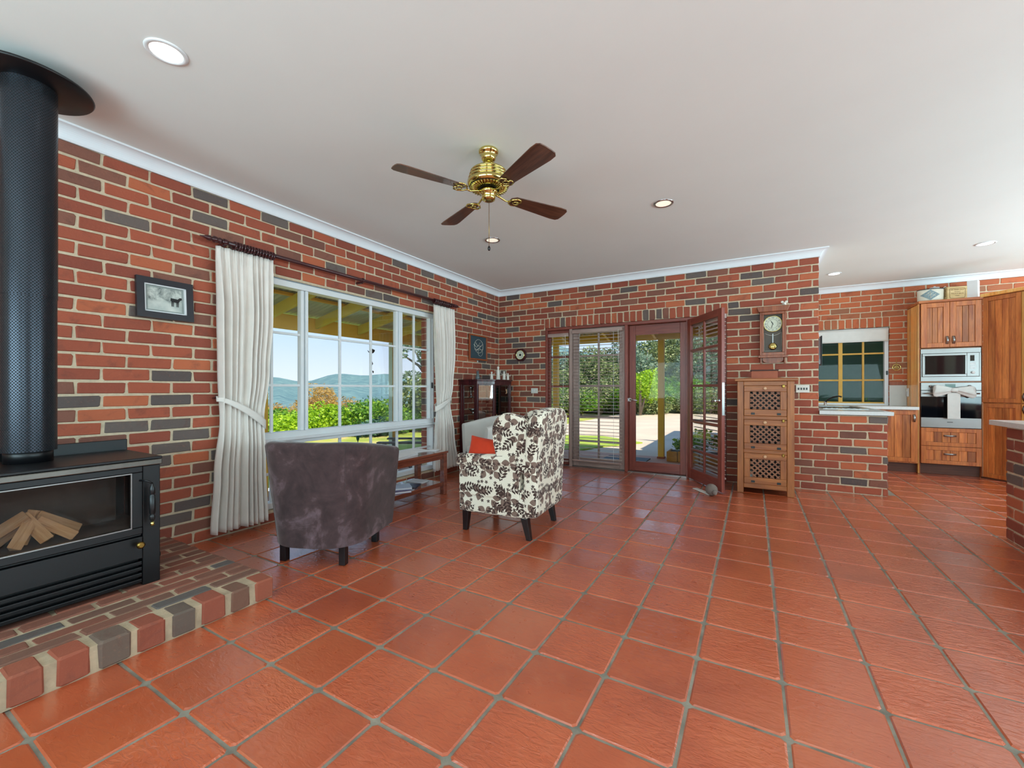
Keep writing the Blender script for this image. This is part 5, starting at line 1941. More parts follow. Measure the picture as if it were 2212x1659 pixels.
OX0, OX1, OY = 5.567, 6.19, 1.87
tw = thing('oven_tower', 'tall red-brown timber oven cabinet with golden panelled side coloured brighter for window light', 'cabinet', ((OX0 + OX1) / 2, 2.1, 0))
tcx, tcy = (OX0 + OX1) / 2, 2.1
def tp(name, x0, x1, y0, y1, z0, z1, mat='kitchen', bev=.002):
    return MB().box(x0 - tcx, x1 - tcx, y0 - tcy, y1 - tcy, z0, z1).build(name, mat, tw, bevel=bev)
tp('side', OX0 + .012, OX0 + .022, OY, YK - .012, .0, 2.31)
nb = 5
for i in range(nb):
    ya, yb = OY + .03 + (YK - OY - .045) * i / nb, OY + .03 + (YK - OY - .045) * (i + 1) / nb
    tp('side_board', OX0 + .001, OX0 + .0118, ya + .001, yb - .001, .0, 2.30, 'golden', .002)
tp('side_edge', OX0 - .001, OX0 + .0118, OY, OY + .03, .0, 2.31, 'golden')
tp('side', OX1 - .01, OX1, OY, YK - .012, .0, 2.31)
tp('face_strip', OX0 + .0225, OX1 - .0105, OY + .002, OY + .03, 1.238, 1.25, 'kitchen_x')
tp('inner_back', OX0 + .0225, OX1 - .0105, YK - .03, YK - .02, .14, 2.31)
tp('divider', OX0 + .0225, OX1 - .0105, OY + .031, YK - .031, 1.690, 1.702, 'kitchen_x')
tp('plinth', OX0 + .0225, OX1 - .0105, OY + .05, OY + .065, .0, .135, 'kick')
tp('top', OX0 + .0, OX1 + .005, OY - .02, YK - .012, 2.3105, 2.345, 'rosewood' if False else 'kitchen_x', .005)
for (za, zb) in ((.145, .382), (.387, .626)):
    shaker(tw, 'drawer', OX0 + .026 - tcx, OX1 - .014 - tcx, za, zb, OY - tcy, 6, .05, 'kitchen', (5.877 - tcx, (za + zb) / 2 + .02, False))
shaker(tw, 'door', OX0 + .026 - tcx, 5.874 - tcx, 1.706, 2.305, OY - tcy, 3, .06, 'kitchen', (5.85 - tcx, 1.80, True))
shaker(tw, 'door', 5.878 - tcx, OX1 - .014 - tcx, 1.706, 2.305, OY - tcy, 3, .06, 'kitchen', (5.912 - tcx, 1.80, True))

# oven
ov = thing('wall_oven', 'stainless steel wall oven with black glass door', 'oven', (5.878, OY, .63))
def op(name, x0, x1, y0, y1, z0, z1, mat, bev=.002, par=None):
    return MB().box(x0 - 5.878, x1 - 5.878, y0, y1, z0 - .63, z1 - .63).build(name, mat, par or ov, bevel=bev)
op('body', 5.60, 6.165, .0, .42, .635, 1.23, 'black_plastic')
op('control_panel', 5.592, 6.172, -.022, -.0005, 1.133, 1.234, 'steel')
op('door_band', 5.592, 6.172, -.022, -.0005, 1.046, 1.127, 'steel')
op('door_glass', 5.592, 6.172, -.022, -.0005, .766, 1.0455, 'charcoal_glass')
op('lower_band', 5.592, 6.172, -.022, -.0005, .634, .7655, 'steel')
MB().tube([(-.265, -.065, 1.09 - .63), (.265, -.065, 1.09 - .63)], .009, 12).build('door_handle', 'steel', ov)
for x in (-.24, .24):
    MB().tube([(x, -.022, 1.09 - .63), (x, -.062, 1.09 - .63)], .007, 8).build('handle_post', 'steel', ov)
op('display', 5.83, 5.93, -.0235, -.0222, 1.17, 1.215, pbr('oven_display', (112, 138, 134), .2))
MB().lathe([(.016, 0), (.015, -.018), (.0, -.02)], (5.684 - 5.878, -.0222, 1.186 - .63), 'y', 18).build('knob', 'steel', ov)
MB().lathe([(.016, 0), (.015, -.018), (.0, -.02)], (6.06 - 5.878, -.0222, 1.186 - .63), 'y', 18).build('knob', 'steel', ov)
op('badge', 5.849, 5.905, -.0235, -.0222, .705, .713, 'black_plastic', 0)

# towel tied in a bow on the oven handle
tl = thing('tea_towel', 'grey-white tea towel tied in a bow on the oven handle', 'towel', (5.895, OY - .085, 1.10))
MB().box(-.062, .062, -.006, .004, -.345, .0).build('tail', 'towel', tl, bevel=.004)
def lobe(s):
    def fn(u, v):
        a = u * 2 * math.pi
        x = s * (.02 + .175 * v)
        hgt = (.022 + .055 * v ** .8) * (1 - .25 * max(0, v - .85) / .15)
        fold = 1 + .18 * math.sin(4 * a + 1)
        return (x + s * .012 * math.sin(2 * a), (.016 + .012 * math.sin(math.pi * v)) * math.cos(a) * fold - .012, .035 + hgt * math.sin(a) * fold - .03 * v * (1 if s > 0 else .4))
    return fn
for s in (-1, 1):
    m = MB().grid(lobe(s), 28, 14, True, True)
    n0 = 28 * 14
    m.f.append(tuple(k * 14 + 13 for k in range(28)))
    m.s.append(True)
    m.build('bow_loop', 'towel', tl)
MB().sphere((0, -.016, .035), (.045, .026, .03)).build('knot', 'towel', tl)

# microwave
mw = thing('microwave', 'stainless steel built-in microwave above the oven', 'microwave', (5.878, OY, 1.25))
def mp(name, x0, x1, y0, y1, z0, z1, mat, bev=.002):
    return MB().box(x0 - 5.878, x1 - 5.878, y0, y1, z0 - 1.25, z1 - 1.25).build(name, mat, mw, bevel=bev)
mp('trim', 5.592, 6.172, -.012, -.0005, 1.252, 1.313, 'steel')
mp('trim', 5.592, 6.172, -.012, -.0005, 1.626, 1.688, 'steel')
mp('trim', 5.592, 5.603, -.012, -.0005, 1.3132, 1.6258, 'steel')
mp('trim', 6.157, 6.172, -.012, -.0005, 1.3132, 1.6258, 'steel')
mp('body', 5.606, 6.154, .0, .35, 1.3135, 1.6255, 'black_plastic')
mp('door_frame', 5.607, 6.038, -.02, -.0005, 1.316, 1.345, 'steel')
mp('door_frame', 5.607, 6.038, -.02, -.0005, 1.594, 1.622, 'steel')
mp('door_frame', 5.607, 5.632, -.02, -.0005, 1.3452, 1.5938, 'steel')
mp('door_glass', 5.6325, 6.018, -.016, -.0005, 1.3452, 1.5938, 'charcoal_glass')
mp('door_handle', 6.0185, 6.038, -.03, -.0005, 1.3452, 1.5938, 'steel', .004)
mp('control_panel', 6.04, 6.153, -.02, -.0005, 1.316, 1.622, 'steel')
mp('display', 6.068, 6.108, -.0215, -.0202, 1.515, 1.59, 'charcoal_glass', 0)
for k in range(4):
    mp('button', 6.066, 6.122, -.022, -.0202, 1.415 + .022 * k, 1.424 + .022 * k, 'white_paint', 0)
MB().lathe([(.017, 0), (.016, -.02), (.0, -.022)], (6.094 - 5.878, -.0202, 1.366 - 1.25), 'y', 20).build('dial_knob', 'white_paint', mw)

# angled pantry
pt_dir = math.atan2(-.8, .6)
pn = thing('corner_pantry', 'tall angled red-brown timber pantry beside the oven cabinet', 'cabinet', (6.1925, 1.870, 0), pt_dir)
PW = .72
MB().box(0, PW, .003, .05, .0, 2.33).build('carcass', 'kitchen', pn)
MB().box(.004, PW, .051, .30, .0, 2.33).build('carcass_side', 'kitchen', pn) if False else None
shaker(pn, 'door', .012, .385, .98, 2.32, 0.0, 4, .05, 'kitchen', None)
shaker(pn, 'door', .012, .385, .02, .965, 0.0, 4, .05, 'kitchen', None)
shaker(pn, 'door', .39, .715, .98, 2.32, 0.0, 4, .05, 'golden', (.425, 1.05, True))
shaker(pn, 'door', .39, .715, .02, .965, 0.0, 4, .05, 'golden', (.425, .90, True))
MB().box(-.01, PW, -.035, .05, 2.331, 2.375).build('cornice', 'golden', pn, bevel=.008)
MB().box(-.005, PW, -.022, -.001, .0, .018).build('kick', 'kick', pn)

# base cabinet by the oven and the sink run
bc = thing('base_cabinet', 'timber base cabinet with one boarded door beside the oven cabinet', 'cabinet', (5.25, 2.1, 0))
MB().box(4.93 - 5.25, 5.5655 - 5.25, OY + .001 - 2.1, YK - .002 - 2.1, .13, .864).build('carcass', 'kitchen', bc)
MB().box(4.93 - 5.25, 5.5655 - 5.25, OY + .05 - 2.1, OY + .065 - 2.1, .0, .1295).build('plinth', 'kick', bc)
shaker(bc, 'door', 5.0 - 5.25, 5.545 - 5.25, .15, .85, OY - 2.1, 5, .055, 'kitchen', (5.522 - 5.25, .75, True))
sk = thing('sink_cabinet', 'timber sink cabinet run behind the low brick wall', 'cabinet', (4.56, 1.0, 0))
MB().box(XE - 4.56 + .002, 4.845 - 4.56, .115 - 1.0, YK - .003 - 1.0, .0, .6).build('carcass', 'kitchen', sk)
for k in range(3):
    o_ = MB().box(4.846 - 4.56, 4.865 - 4.56, .13 + .55 * k - 1.0, .13 + .55 * (k + 1) - .006 - 1.0, .13, .85).build('door', 'board', sk, bevel=.003)
bt = MB()
bt.box(XE + .001, 4.90, -.035, .55, .866, .905).box(XE + .001, 4.36, .55, 1.50, .866, .905).box(4.80, 4.90, .55, 1.50, .866, .905).box(XE + .001, 4.90, 1.50, YK - .002, .866, .905).box(4.90, 5.566, 1.81, YK - .002, .866, .905)
tag(bt.build('benchtop', 'bench'), 'pale stone L-shaped kitchen benchtop on the low brick wall', 'benchtop')
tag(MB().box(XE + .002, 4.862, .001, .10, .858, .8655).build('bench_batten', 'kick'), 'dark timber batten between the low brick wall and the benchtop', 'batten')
sn = thing('kitchen_sink', 'stainless steel sink with drainer set into the benchtop', 'sink', (4.58, 1.02, .905))
m_ = MB().box(-.22, .22, -.47, .08, .0005, .006)
for k in range(7):
    m_.box(-.19 + .055 * k, -.17 + .055 * k, -.43, .04, .006, .009)
m_.build('drainer', 'steel', sn)
m_ = MB().box(-.22, .22, .0802, .12, .0005, .006).box(-.22, .22, .44, .48, .0005, .006).box(-.22, -.18, .12, .44, .0005, .006).box(.18, .22, .12, .44, .0005, .006)
m_.build('rim', 'steel', sn)
m_ = MB().box(-.18, .18, .12, .44, -.15, -.145).box(-.18, -.176, .12, .44, -.145, .0005).box(.176, .18, .12, .44, -.145, .0005).box(-.176, .176, .12, .124, -.145, .0005).box(-.176, .176, .436, .44, -.145, .0005)
m_.build('bowl', 'steel', sn)
tap = thing('kitchen_tap', 'dark chrome mixer tap behind the sink', 'tap', (4.545, 1.90, .9055))
MB().lathe([(.024, 0), (.024, .01), (.018, .016), (.018, .05), (.0, .055)], (0, 0, 0), 'z', 18).build('body', 'chrome', tap)
MB().tube([(0, 0, .045), (.03, -.02, .085), (.09, -.06, .125), (.15, -.10, .14), (.175, -.12, .13)], [.012, .012, .011, .010, .012], 10).build('spout', 'black_steel', tap)
MB().tube([(0, 0, .05), (.02, .03, .07), (.03, .05, .075)], .006, 8).build('lever', 'chrome', tap)

# kitchen window
kw = window_root('window_2', 'kitchen window with mustard glazing bars under a white roller blind')
KY = YK + .07
def kp(name, x0, x1, z0, z1, mat='yellow_frame', y0=KY - .02, y1=KY + .02, bev=.002):
    return MB().box(x0, x1, y0, y1, z0, z1).build(name, mat, kw, bevel=bev)
KF0, KF1 = .925, 2.06
kp('frame', KX0, KX0 + .03, KZ0, KZ1, 'white_paint', KY - .04, KY + .04)
kp('frame', KX1 - .045, KX1, KZ0, KZ1, 'white_paint', KY - .04, KY + .04)
kp('frame', KX0 + .03, KX1 - .045, KZ1 - .025, KZ1, 'white_paint', KY - .04, KY + .04)
kp('frame', KX0 + .03, KX1 - .045, KZ0, KZ0 + .03, 'white_paint', KY - .04, KY + .04)
zb_ = KZ0 + .03
kp('stile', 4.775, 4.825, zb_, KZ1 - .025)
for z in (1.285, 1.69):
    kp('glazing_bar', KX0 + .03, 4.775, z - .012, z + .012)
    kp('glazing_bar', 4.825, KX1 - .045, z - .012, z + .012, y0=KY - .016, y1=KY + .016)
kp('glazing_bar', 5.066, 5.09, zb_, KZ1 - .025)
kp('rail', KX0 + .03, 4.775, zb_ + .0, zb_ + .02)
kp('rail', 4.825, KX1 - .045, zb_ + .0, zb_ + .02, y0=KY - .016, y1=KY + .016)
kp('rail', 4.825, KX1 - .045, 1.90, 1.925, y0=KY - .016, y1=KY + .016)
for (x0, x1) in ((KX0 + .03, 4.775), (4.825, 5.066), (5.09, KX1 - .045)):
    for (z0, z1) in ((zb_ + .02, 1.273), (1.297, 1.678), (1.702, KZ1 - .025)):
        kp('pane', x0, x1, z0, z1, 'window_glass', KY - .002, KY + .002, 0)
MB().box(KX1 - .03, KX1 - .01, KY - .055, KY - .0405, 1.36, 1.42).build('catch', 'black_plastic', kw, bevel=.003)
rb = thing('roller_blind', 'white cloth roller blind half lowered over the kitchen window', 'blind', (4.86, YK + .012, 2.07))
MB().lathe([(.022, KX0 + .005 - 4.86), (.022, KX1 - .005 - 4.86)], (0, .004, -.026), 'x', 18).build('roller', 'blind_cloth', rb)
MB().grid(lambda u, v: (KX0 + .008 - 4.86 + (KX1 - KX0 - .016) * u, -.018 + .003 * math.sin(9 * u) * v, -.02 - .175 * v), 24, 8).build('cloth', 'blind_cloth', rb, solid=.0015)
MB().lathe([(.007, KX0 + .008 - 4.86), (.007, KX1 - .008 - 4.86)], (0, -.018, -.197), 'x', 12).build('bottom_bar', 'blind_cloth', rb)
tag(MB().box(KX1 + .002, OX0 - .002, YK - .012, YK - .001, .906, 1.205).build('splashback', 'splash'), 'pale grey splashback panel between kitchen window and oven cabinet', 'splashback')
tag(MB().box(KX1 + .002, OX0 - .002, YK - .016, YK - .001, 1.206, 1.262).build('splash_trim', 'frame_wood', bevel=.004), 'orange timber trim strip above the splashback', 'trim strip')
sw_ = thing('power_point', 'white power point on the brightened golden side of the oven cabinet', 'socket', (OX0 - .0015, 2.28, 1.10), R(90))
MB().box(-.04, .04, .0, .012, -.06, .06).build('plate', 'white_paint', sw_, bevel=.003)
MB().box(-.012, .012, .0122, .022, .01, .04).build('plug', 'white_plastic', sw_, bevel=.003)
hg = thing('round_trivet', 'small round brass ornament hanging on the kitchen bricks by the window', 'ornament', (5.452, YK - .004, 1.47))
MB().ring((0, -.006, 0), .045, .005, 'y').build('rim', 'brass', hg)
MB().ring((0, -.006, 0), .02, .004, 'y', 16).tube([(-.04, -.006, .01), (.04, -.006, -.01)], .003, 6).tube([(.01, -.006, .04), (-.01, -.006, -.04)], .003, 6).build('openwork', 'brass', hg)
MB().tube([(0, -.006, .045), (0, -.006, .13)], .003, 6).build('hanger', 'brass', hg)
sc = thing('spice_rack', 'dark timber picture frame standing out from the kitchen end wall', 'frame', (XE, .51, 1.62))
MB().box(.001, .07, -.05, .06, -.17, .17).build('frame', 'rosewood', sc, bevel=.004)
MB().box(.0702, .082, -.06, .07, -.18, .18).build('front', 'black_steel', sc, bevel=.003)

# things on top of the oven cabinet
TZ = 2.3455
pot = thing('enamel_pot', 'oval cream enamel pot with blue diamond stencil on top of the oven cabinet', 'pot', (5.725, 2.0, TZ), R(0))
def oval(u, v):
    a = u * 2 * math.pi
    k = 1 - .03 * (1 - v)
    return (.135 * k * math.cos(a), .085 * k * math.sin(a), .165 * v)
MB().grid(oval, 40, 6, True, True).build('body', 'enamel', pot, solid=.003)
MB().ring((0, 0, .165), 1.0, .005, 'z', 40, 8, .135, .085).build('rim', 'black_steel', pot)
MB().prism([(.13 * math.cos(2 * math.pi * k / 30), .08 * math.sin(2 * math.pi * k / 30)) for k in range(30)], .0, .004, 'z').build('base', 'enamel', pot)
def on_oval(x, z, off=.002):
    y = -.085 * math.sqrt(max(0, 1 - (x / .135) ** 2))
    return (x, y - off, z)
dm = MB()
def diam(u, v):
    x = -.02 + .095 * (2 * u - 1)
    h = .07 * (1 - abs(2 * u - 1)) + .001
    return on_oval(x, .085 + h * (2 * v - 1), .0035)
dm.grid(diam, 25, 5).build('diamond_stencil', 'enamel_blue', pot)
dl = MB()
for pts in ([(-.07, .085), (-.02, .13)], [(-.045, .06), (.01, .12)], [(-.02, .04), (.035, .10)], [(-.05, .105), (.03, .07)], [(-.02, .045), (-.02, .13)]):
    dl.tube([on_oval(x, z, .0052) for x, z in pts], .0025, 5)
dl.build('stencil_lines', 'enamel', pot)
MB().tube([(.11, .0, .15), (.145, -.02, .19), (.16, -.02, .17)], .006, 8).build('handle', 'enamel', pot)

cr = thing('wine_crate', 'pale pine crate with brown stencilled lettering on top of the oven cabinet', 'crate', (5.965, 2.03, TZ), R(12))
MB().box(-.105, .105, -.075, .075, 0, .175).build('body', 'crate', cr, bevel=.003)
m_ = MB()
a, b = .082, .066
pl_ = []
for (cx_, cz_, s0) in ((a - .02, b - .02, 0), (-a + .02, b - .02, 90), (-a + .02, -b + .02, 180), (a - .02, -b + .02, 270)):
    pl_ += [(cx_ + .02 * math.cos(R(s0 + d_)), -.0765, .0875 + cz_ + .02 * math.sin(R(s0 + d_))) for d_ in range(0, 91, 30)]
m_.tube(pl_, .0016, 5, closed=True)
m_.build('label_border', 'crate_ink', cr)
text_part('lettering', '20 YEAR OLD', .023, 'crate_ink', cr, (0, -.0757, .132), (R(90), 0, 0))
text_part('lettering', 'THE FINEST', .013, 'crate_ink', cr, (0, -.0757, .105), (R(90), 0, 0))
text_part('lettering', 'PALACE BROS', .021, 'crate_ink', cr, (0, -.0757, .08), (R(90), 0, 0))
text_part('lettering', 'SYDNEY', .013, 'crate_ink', cr, (0, -.0757, .052), (R(90), 0, 0))
m_ = MB()
for k in range(5):
    m_.box(-.1062, -.1052, -.05, .05 - .01 * (k % 2), .05 + .022 * k, .058 + .022 * k)
m_.build('side_stencil', 'crate_ink', cr)
pf = thing('framed_picture', 'black framed picture leaning behind the crate on the oven cabinet', 'picture', (6.03, 2.26, TZ))
m_ = MB().box(-.15, .15, -.0, .015, .0, .235)
m_.build('frame', 'frame_black', pf, rot=(R(-6), 0, 0), bevel=.003)
MB().box(-.115, .125, -.004, -.0005, .03, .205).build('print', 'paper', pf, rot=(R(-6), 0, 0))
MB().box(.07, .085, -.0055, -.0042, .15, .17).build('printed_mark', 'ink', pf, rot=(R(-6), 0, 0))
wb = thing('white_box', 'plain white upright box at the end of the oven cabinet top', 'box', (6.145, 2.0, TZ), R(-28))
MB().box(-.05, .05, -.05, .05, 0, .235).build('body', 'white_paint', wb, bevel=.003)
wj = thing('white_jar', 'white lidded jar behind the enamel pot on the oven cabinet', 'jar', (5.82, 2.19, TZ))
MB().lathe([(.06, 0), (.065, .02), (.065, .20), (.05, .215)], (0, 0, 0), 'z', 24).build('body', 'white_paint', wj)
MB().lathe([(.052, .2155), (.05, .225), (.012, .23), (.012, .24), (.0, .245)], (0, 0, 0), 'z', 20).build('lid', 'white_paint', wj)

# ------------------------------------------------------------------ island wall at the right edge
wall_island = struct(slab('wall_island', [(5.306, 5.40, -3.4, -1.194, -0.1, .86), (5.402, 6.2, -1.30, -1.194, -0.1, .86)]), 'low red brick island wall under a pale benchtop', 'wall')
rects = courses(-3.4, -1.188, 0, 10, -1.30, .249, [], top=.857)
lay(wall_island, rects, lambda u, z: ((5.30, u, z), (0, 0, -math.pi / 2)), (-1, 0, 0), seed=31, limit=120)
tag(MB().box(5.245, 6.25, -3.45, -1.08, .866, .905).build('island_benchtop', 'bench', bevel=.003), 'pale stone benchtop on the separate brick island', 'benchtop')
# ------------------------------------------------------------------ outside: ground
GZ = -0.20
def ground(name, fn, nu, nv, mat, label, cat='ground'):
    return struct(MB().grid(fn, nu, nv).build(name, mat), label, cat)


ground('lawn', lambda u, v: (-2.36 - 26 * u, -12 + 60 * v, GZ - .10 + .05 * math.sin(7 * v + 3 * u) - (max(0, u - .55) * 26) ** 1.4 * .16), 40, 60, 'lawn', 'dry yellow-green lawn beyond the verandah', 'lawn')
struct(MB().box(-2.36, -.25, -9, .25, -.6, -.30).box(-2.36, 4.0, .25, 2.36, -.4, -.12).build('verandah_floor', 'paving'), 'paved verandah floor around the house', 'verandah floor')
struct(MB().box(-2.36, 30, 2.36, 18.5, -.6, -.15).build('driveway', 'concrete'), 'pale concrete driveway beyond the French doors', 'driveway')
vg = MB().prism([(-2.3, 2.5), (.45, 2.42), (.72, 3.3), (1.32, 4.4), (.1, 5.25), (-2.3, 4.7)], -.149, -.12, 'z')
tag(vg.build('grass_verge', 'strip'), 'green grass verge between verandah and driveway', 'grass', kind='stuff')
ground('grass_bank', lambda u, v: (-13 + 60 * u, 18.5 + 40 * v, -.15 + 3.5 * v ** 1.3), 30, 14, 'bank', 'grassy bank rising beyond the driveway', 'bank')


def polar_hill(name, u0, u1, d0, d1, vfun, label, n=70, m=40, seed=0):
    r = random.Random(seed)
    ph = [r.uniform(0, 6.28) for _ in range(6)]
    def fn(a, b):
        u = u0 + (u1 - u0) * a
        d = d0 * (d1 / d0) ** b
        v = vfun(u, b)
        p = at(u, v, d)
        bump = d * .003 * (math.sin(u * .05 + ph[0] + 5 * b) + .7 * math.sin(u * .11 + ph[1] - 9 * b) + .5 * math.sin(u * .23 + ph[2] + 17 * b)) * (1 - b) * b * 4
        return (p.x, p.y, p.z + bump)
    return ground(name, fn, n, m, 'hazed_forest', label, 'hill')


polar_hill('valley_hills', -900, 1180, 120, 1500, lambda u, b: 960 + (814 + 7 * math.sin((u - 560) * .021) + 4 * math.sin(u * .05) - 960) * b ** .8, 'long forested hills with blue-green haze in their colour across the valley', 120, 50)
polar_hill('hazed_hill', 1080, 1760, 90, 420, lambda u, b: 850 + (745 + 22 * math.cos((u - 1330) * .012) - 850) * b, 'forested hill with blue haze in its colour, rising behind the driveway trees', 50, 24, 4)


# ------------------------------------------------------------------ outside: verandah
BX, BY = -2.1, 2.2
vb = tag(MB().box(BX - .025, BX + .025, -9, 2.225, 1.99, 2.20).build('verandah_beam', 'mustard', bevel=.004), 'long mustard verandah beam beyond the large window', 'beam')
tag(MB().box(BX + .03, 3.98, BY - .025, BY + .025, 2.055, 2.265).build('verandah_beam', 'mustard', bevel=.004), 'mustard verandah beam beyond the French doors', 'beam')
PL = {-2.62: 'sage and mustard verandah post outside the window near the curtain', -.28: 'sage and mustard verandah post outside the window near the outdoor chair'}
for y in (-2.62, -.28):
    p_ = thing('verandah_post', PL[y], 'post', (BX, y, -.30))
    MB().box(-.045, .045, -.045, .045, 0, 2.289).build('shaft', 'sage', p_, bevel=.004)
    MB().box(.0455, .05, -.04, .04, .0, 2.285).build('face_board', 'mustard', p_)
for x, lb_ in ((2.147, 'mustard verandah post beyond the glazed screen door'), (.05, 'mustard verandah post beyond the narrow sidelight')):
    p_ = thing('verandah_post', lb_, 'post', (x, BY, -.12))
    MB().box(-.052, .052, -.052, .052, 0.03, 2.174).build('shaft', 'mustard', p_, bevel=.004)
    MB().box(-.065, .065, -.065, .065, 0, .03).build('shoe', 'terracotta', p_)
def slope_z(d):
    return 2.62 - .22 * d        # underside of the roof, d = distance from the wall
RN = 0
for k in range(-7, 4):
    y = -.28 + .78 * k
    m_ = MB()
    m_.prism([(-.26, slope_z(.0) - .18), (-2.07, slope_z(1.82) - .17), (-2.07, slope_z(1.82) - .035), (-.26, slope_z(.0) - .035)], y - .022, y + .022, 'y')
    tag(m_.build('rafter', 'mustard_green'), 'olive verandah rafter above the large window', 'rafter', 'rafters of the window verandah')
for k, x in enumerate((-.75, -1.45)):
    z = slope_z(-x - .25) - .034
    tag(MB().box(x - .035, x + .035, -6, 2.2, z, z + .032).build('roof_batten', 'mustard'), ['mustard roof batten nearer the house above the window verandah', 'mustard roof batten farther from the house above the window verandah'][k], 'batten', 'battens of the window verandah')
def corr_left(u, v):
    y = -6 + 8.6 * u
    d = 2.35 * v
    return (-.25 - d, y, slope_z(d) + .012 + .009 * math.sin(y * 2 * math.pi / .076))
tag(MB().grid(corr_left, 900, 2).build('verandah_roof', 'zinc', solid=.0015), 'corrugated iron verandah roof outside the large window', 'roof')
for k in range(5):
    x = .35 + .85 * k
    m_ = MB().prism([(.26, slope_z(.0) - .14), (2.17, slope_z(1.92) - .13), (2.17, slope_z(1.92) - .005), (.26, slope_z(.0) - .005)], x - .022, x + .022, 'x')
    tag(m_.build('rafter', 'mustard'), 'mustard verandah rafter above the French doors', 'rafter', 'rafters of the door verandah')
def corr_back(u, v):
    x = -.2 + 4.2 * u
    d = 2.35 * v
    return (x, .25 + d, slope_z(d) + .03 + .009 * math.sin(x * 2 * math.pi / .076))
tag(MB().grid(corr_back, 440, 2).build('verandah_roof', 'zinc', solid=.0015), 'corrugated iron verandah roof outside the French doors', 'roof')
cpz = 2.5
tag(MB().box(3.75, 8.0, 2.62, 7.2, cpz, cpz + .06).build('carport_roof', 'roof_tin'), 'flat tin roof over the yard behind the kitchen window', 'roof')
for (x, y) in ((3.95, 7.0), (7.8, 7.0)):
    tag(MB().box(x - .05, x + .05, y - .05, y + .05, -.15, cpz - .001).build('carport_post', 'mustard'), 'mustard post under the yard roof', 'post', 'posts of the yard roof')

# fence behind the kitchen window
fn_ = thing('yard_fence', 'dark teal sheet fence behind the kitchen window', 'fence', (5.2, 4.4, -.15))
for k in range(12):
    x = -2.0 + .36 * k
    MB().prism([(x, 0), (x + .08, .02), (x + .16, 0), (x + .24, .02), (x + .362, 0), (x + .362, -.01), (x, -.01)], 0, 2.62, 'z').build('fence_sheet', 'teal_fence', fn_)
MB().box(-2.0, 2.3, -.05, -.012, 1.75, 1.80).build('rail', 'teal_fence', fn_)

# planter
plt = thing('stone_planter', 'ochre sandstone planter box beside the verandah post', 'planter', (2.95, 2.05, -.12))
rp = random.Random(5)
MB().box(-.62, .62, -.12, .25, 0, .16).build('core', 'soil', plt)
x = -.64
k = 0
while x < .6:
    wv = rp.uniform(.09, .2)
    wv = min(wv, .64 - x)
    MB().box(x + .004, x + wv - .004, -.16, -.121, .0, rp.uniform(.165, .185)).build('stone', 'planter', plt, bevel=.012)
    x += wv
MB().box(-.66, -.621, -.16, .25, 0, .175).build('stone', 'planter', plt, bevel=.012)

# ------------------------------------------------------------------ outside: plants
def foliage(blobs, n, size, seed, flat=.6, droop=0.0, asp=.5):
    """leaves scattered over the outer part of each blob; blobs: (centre, (rx, ry, rz))"""
    r = np.random.default_rng(seed)
    vol = np.array([b[1][0] * b[1][1] + b[1][1] * b[1][2] for b in blobs])
    cnt = np.maximum(1, (n * vol / vol.sum()).astype(int))
    P = []
    for (c, rad), k in zip(blobs, cnt):
        d = r.normal(size=(k, 3))
        d /= np.linalg.norm(d, axis=1)[:, None]
        rr_ = (0.55 + 0.5 * r.random(k) ** .6)[:, None]
        P.append(np.array(c) + d * rr_ * np.array(rad))
    P = np.concatenate(P)
    k = len(P)
    a = r.normal(size=(k, 3))
    a[:, 2] = a[:, 2] * .5 - droop
    a /= np.linalg.norm(a, axis=1)[:, None]
    b = r.normal(size=(k, 3))
    b[:, 2] *= flat
    b = np.cross(a, b)
    b /= np.linalg.norm(b, axis=1)[:, None]
    s = size * (0.6 + 0.8 * r.random(k))[:, None]
    v = np.stack([P - a * s, P + b * s * asp, P + a * s, P - b * s * asp], 1).reshape(-1, 3)
    f = np.arange(4 * k).reshape(-1, 4)
    return v, f


def mesh_np(name, v, f, mat, parent=None):
    me = bpy.data.meshes.new(name)
    me.vertices.add(len(v))
    me.vertices.foreach_set('co', v.astype(np.float32).ravel())
    me.loops.add(f.size)
    me.loops.foreach_set('vertex_index', f.astype(np.int32).ravel())
    me.polygons.add(len(f))
    me.polygons.foreach_set('loop_start', np.arange(0, f.size, 4, dtype=np.int32))
    me.polygons.foreach_set('loop_total', np.full(len(f), 4, dtype=np.int32))
    me.update(calc_edges=True)
    me.materials.append(M[mat])
    o = bpy.data.objects.new(name, me)
    COL.objects.link(o)
    if parent:
        o.parent = parent
    return o


def bush(label, p, rx, rz_, mat, n, size, seed, group=None, stem=True, name='shrub', cat='shrub', droop=0.0, asp=.5):
    r = random.Random(seed)
    t = thing(name, label, cat, (p[0], p[1], p[2]), 0, group)
    blobs = []
    for _ in range(7):
        blobs.append(((r.uniform(-.5, .5) * rx, r.uniform(-.5, .5) * rx, rz_ * r.uniform(.35, .68)), (rx * r.uniform(.4, .6), rx * r.uniform(.4, .6), rz_ * r.uniform(.25, .36))))
    v, f = foliage(blobs, n, size, seed, droop=droop, asp=asp)
    mesh_np('foliage', v, f, mat, t)
    if stem:
        m = MB()
        for k in range(4):
            a = r.uniform(0, 6.28)
            m.tube([(0, 0, 0), (.2 * rx * math.cos(a), .2 * rx * math.sin(a), .35 * rz_), (.45 * rx * math.cos(a), .45 * rx * math.sin(a), .7 * rz_)], [.03 * rz_, .02 * rz_, .008 * rz_], 6)
        m.build('stem', 'bark', t)
    return t


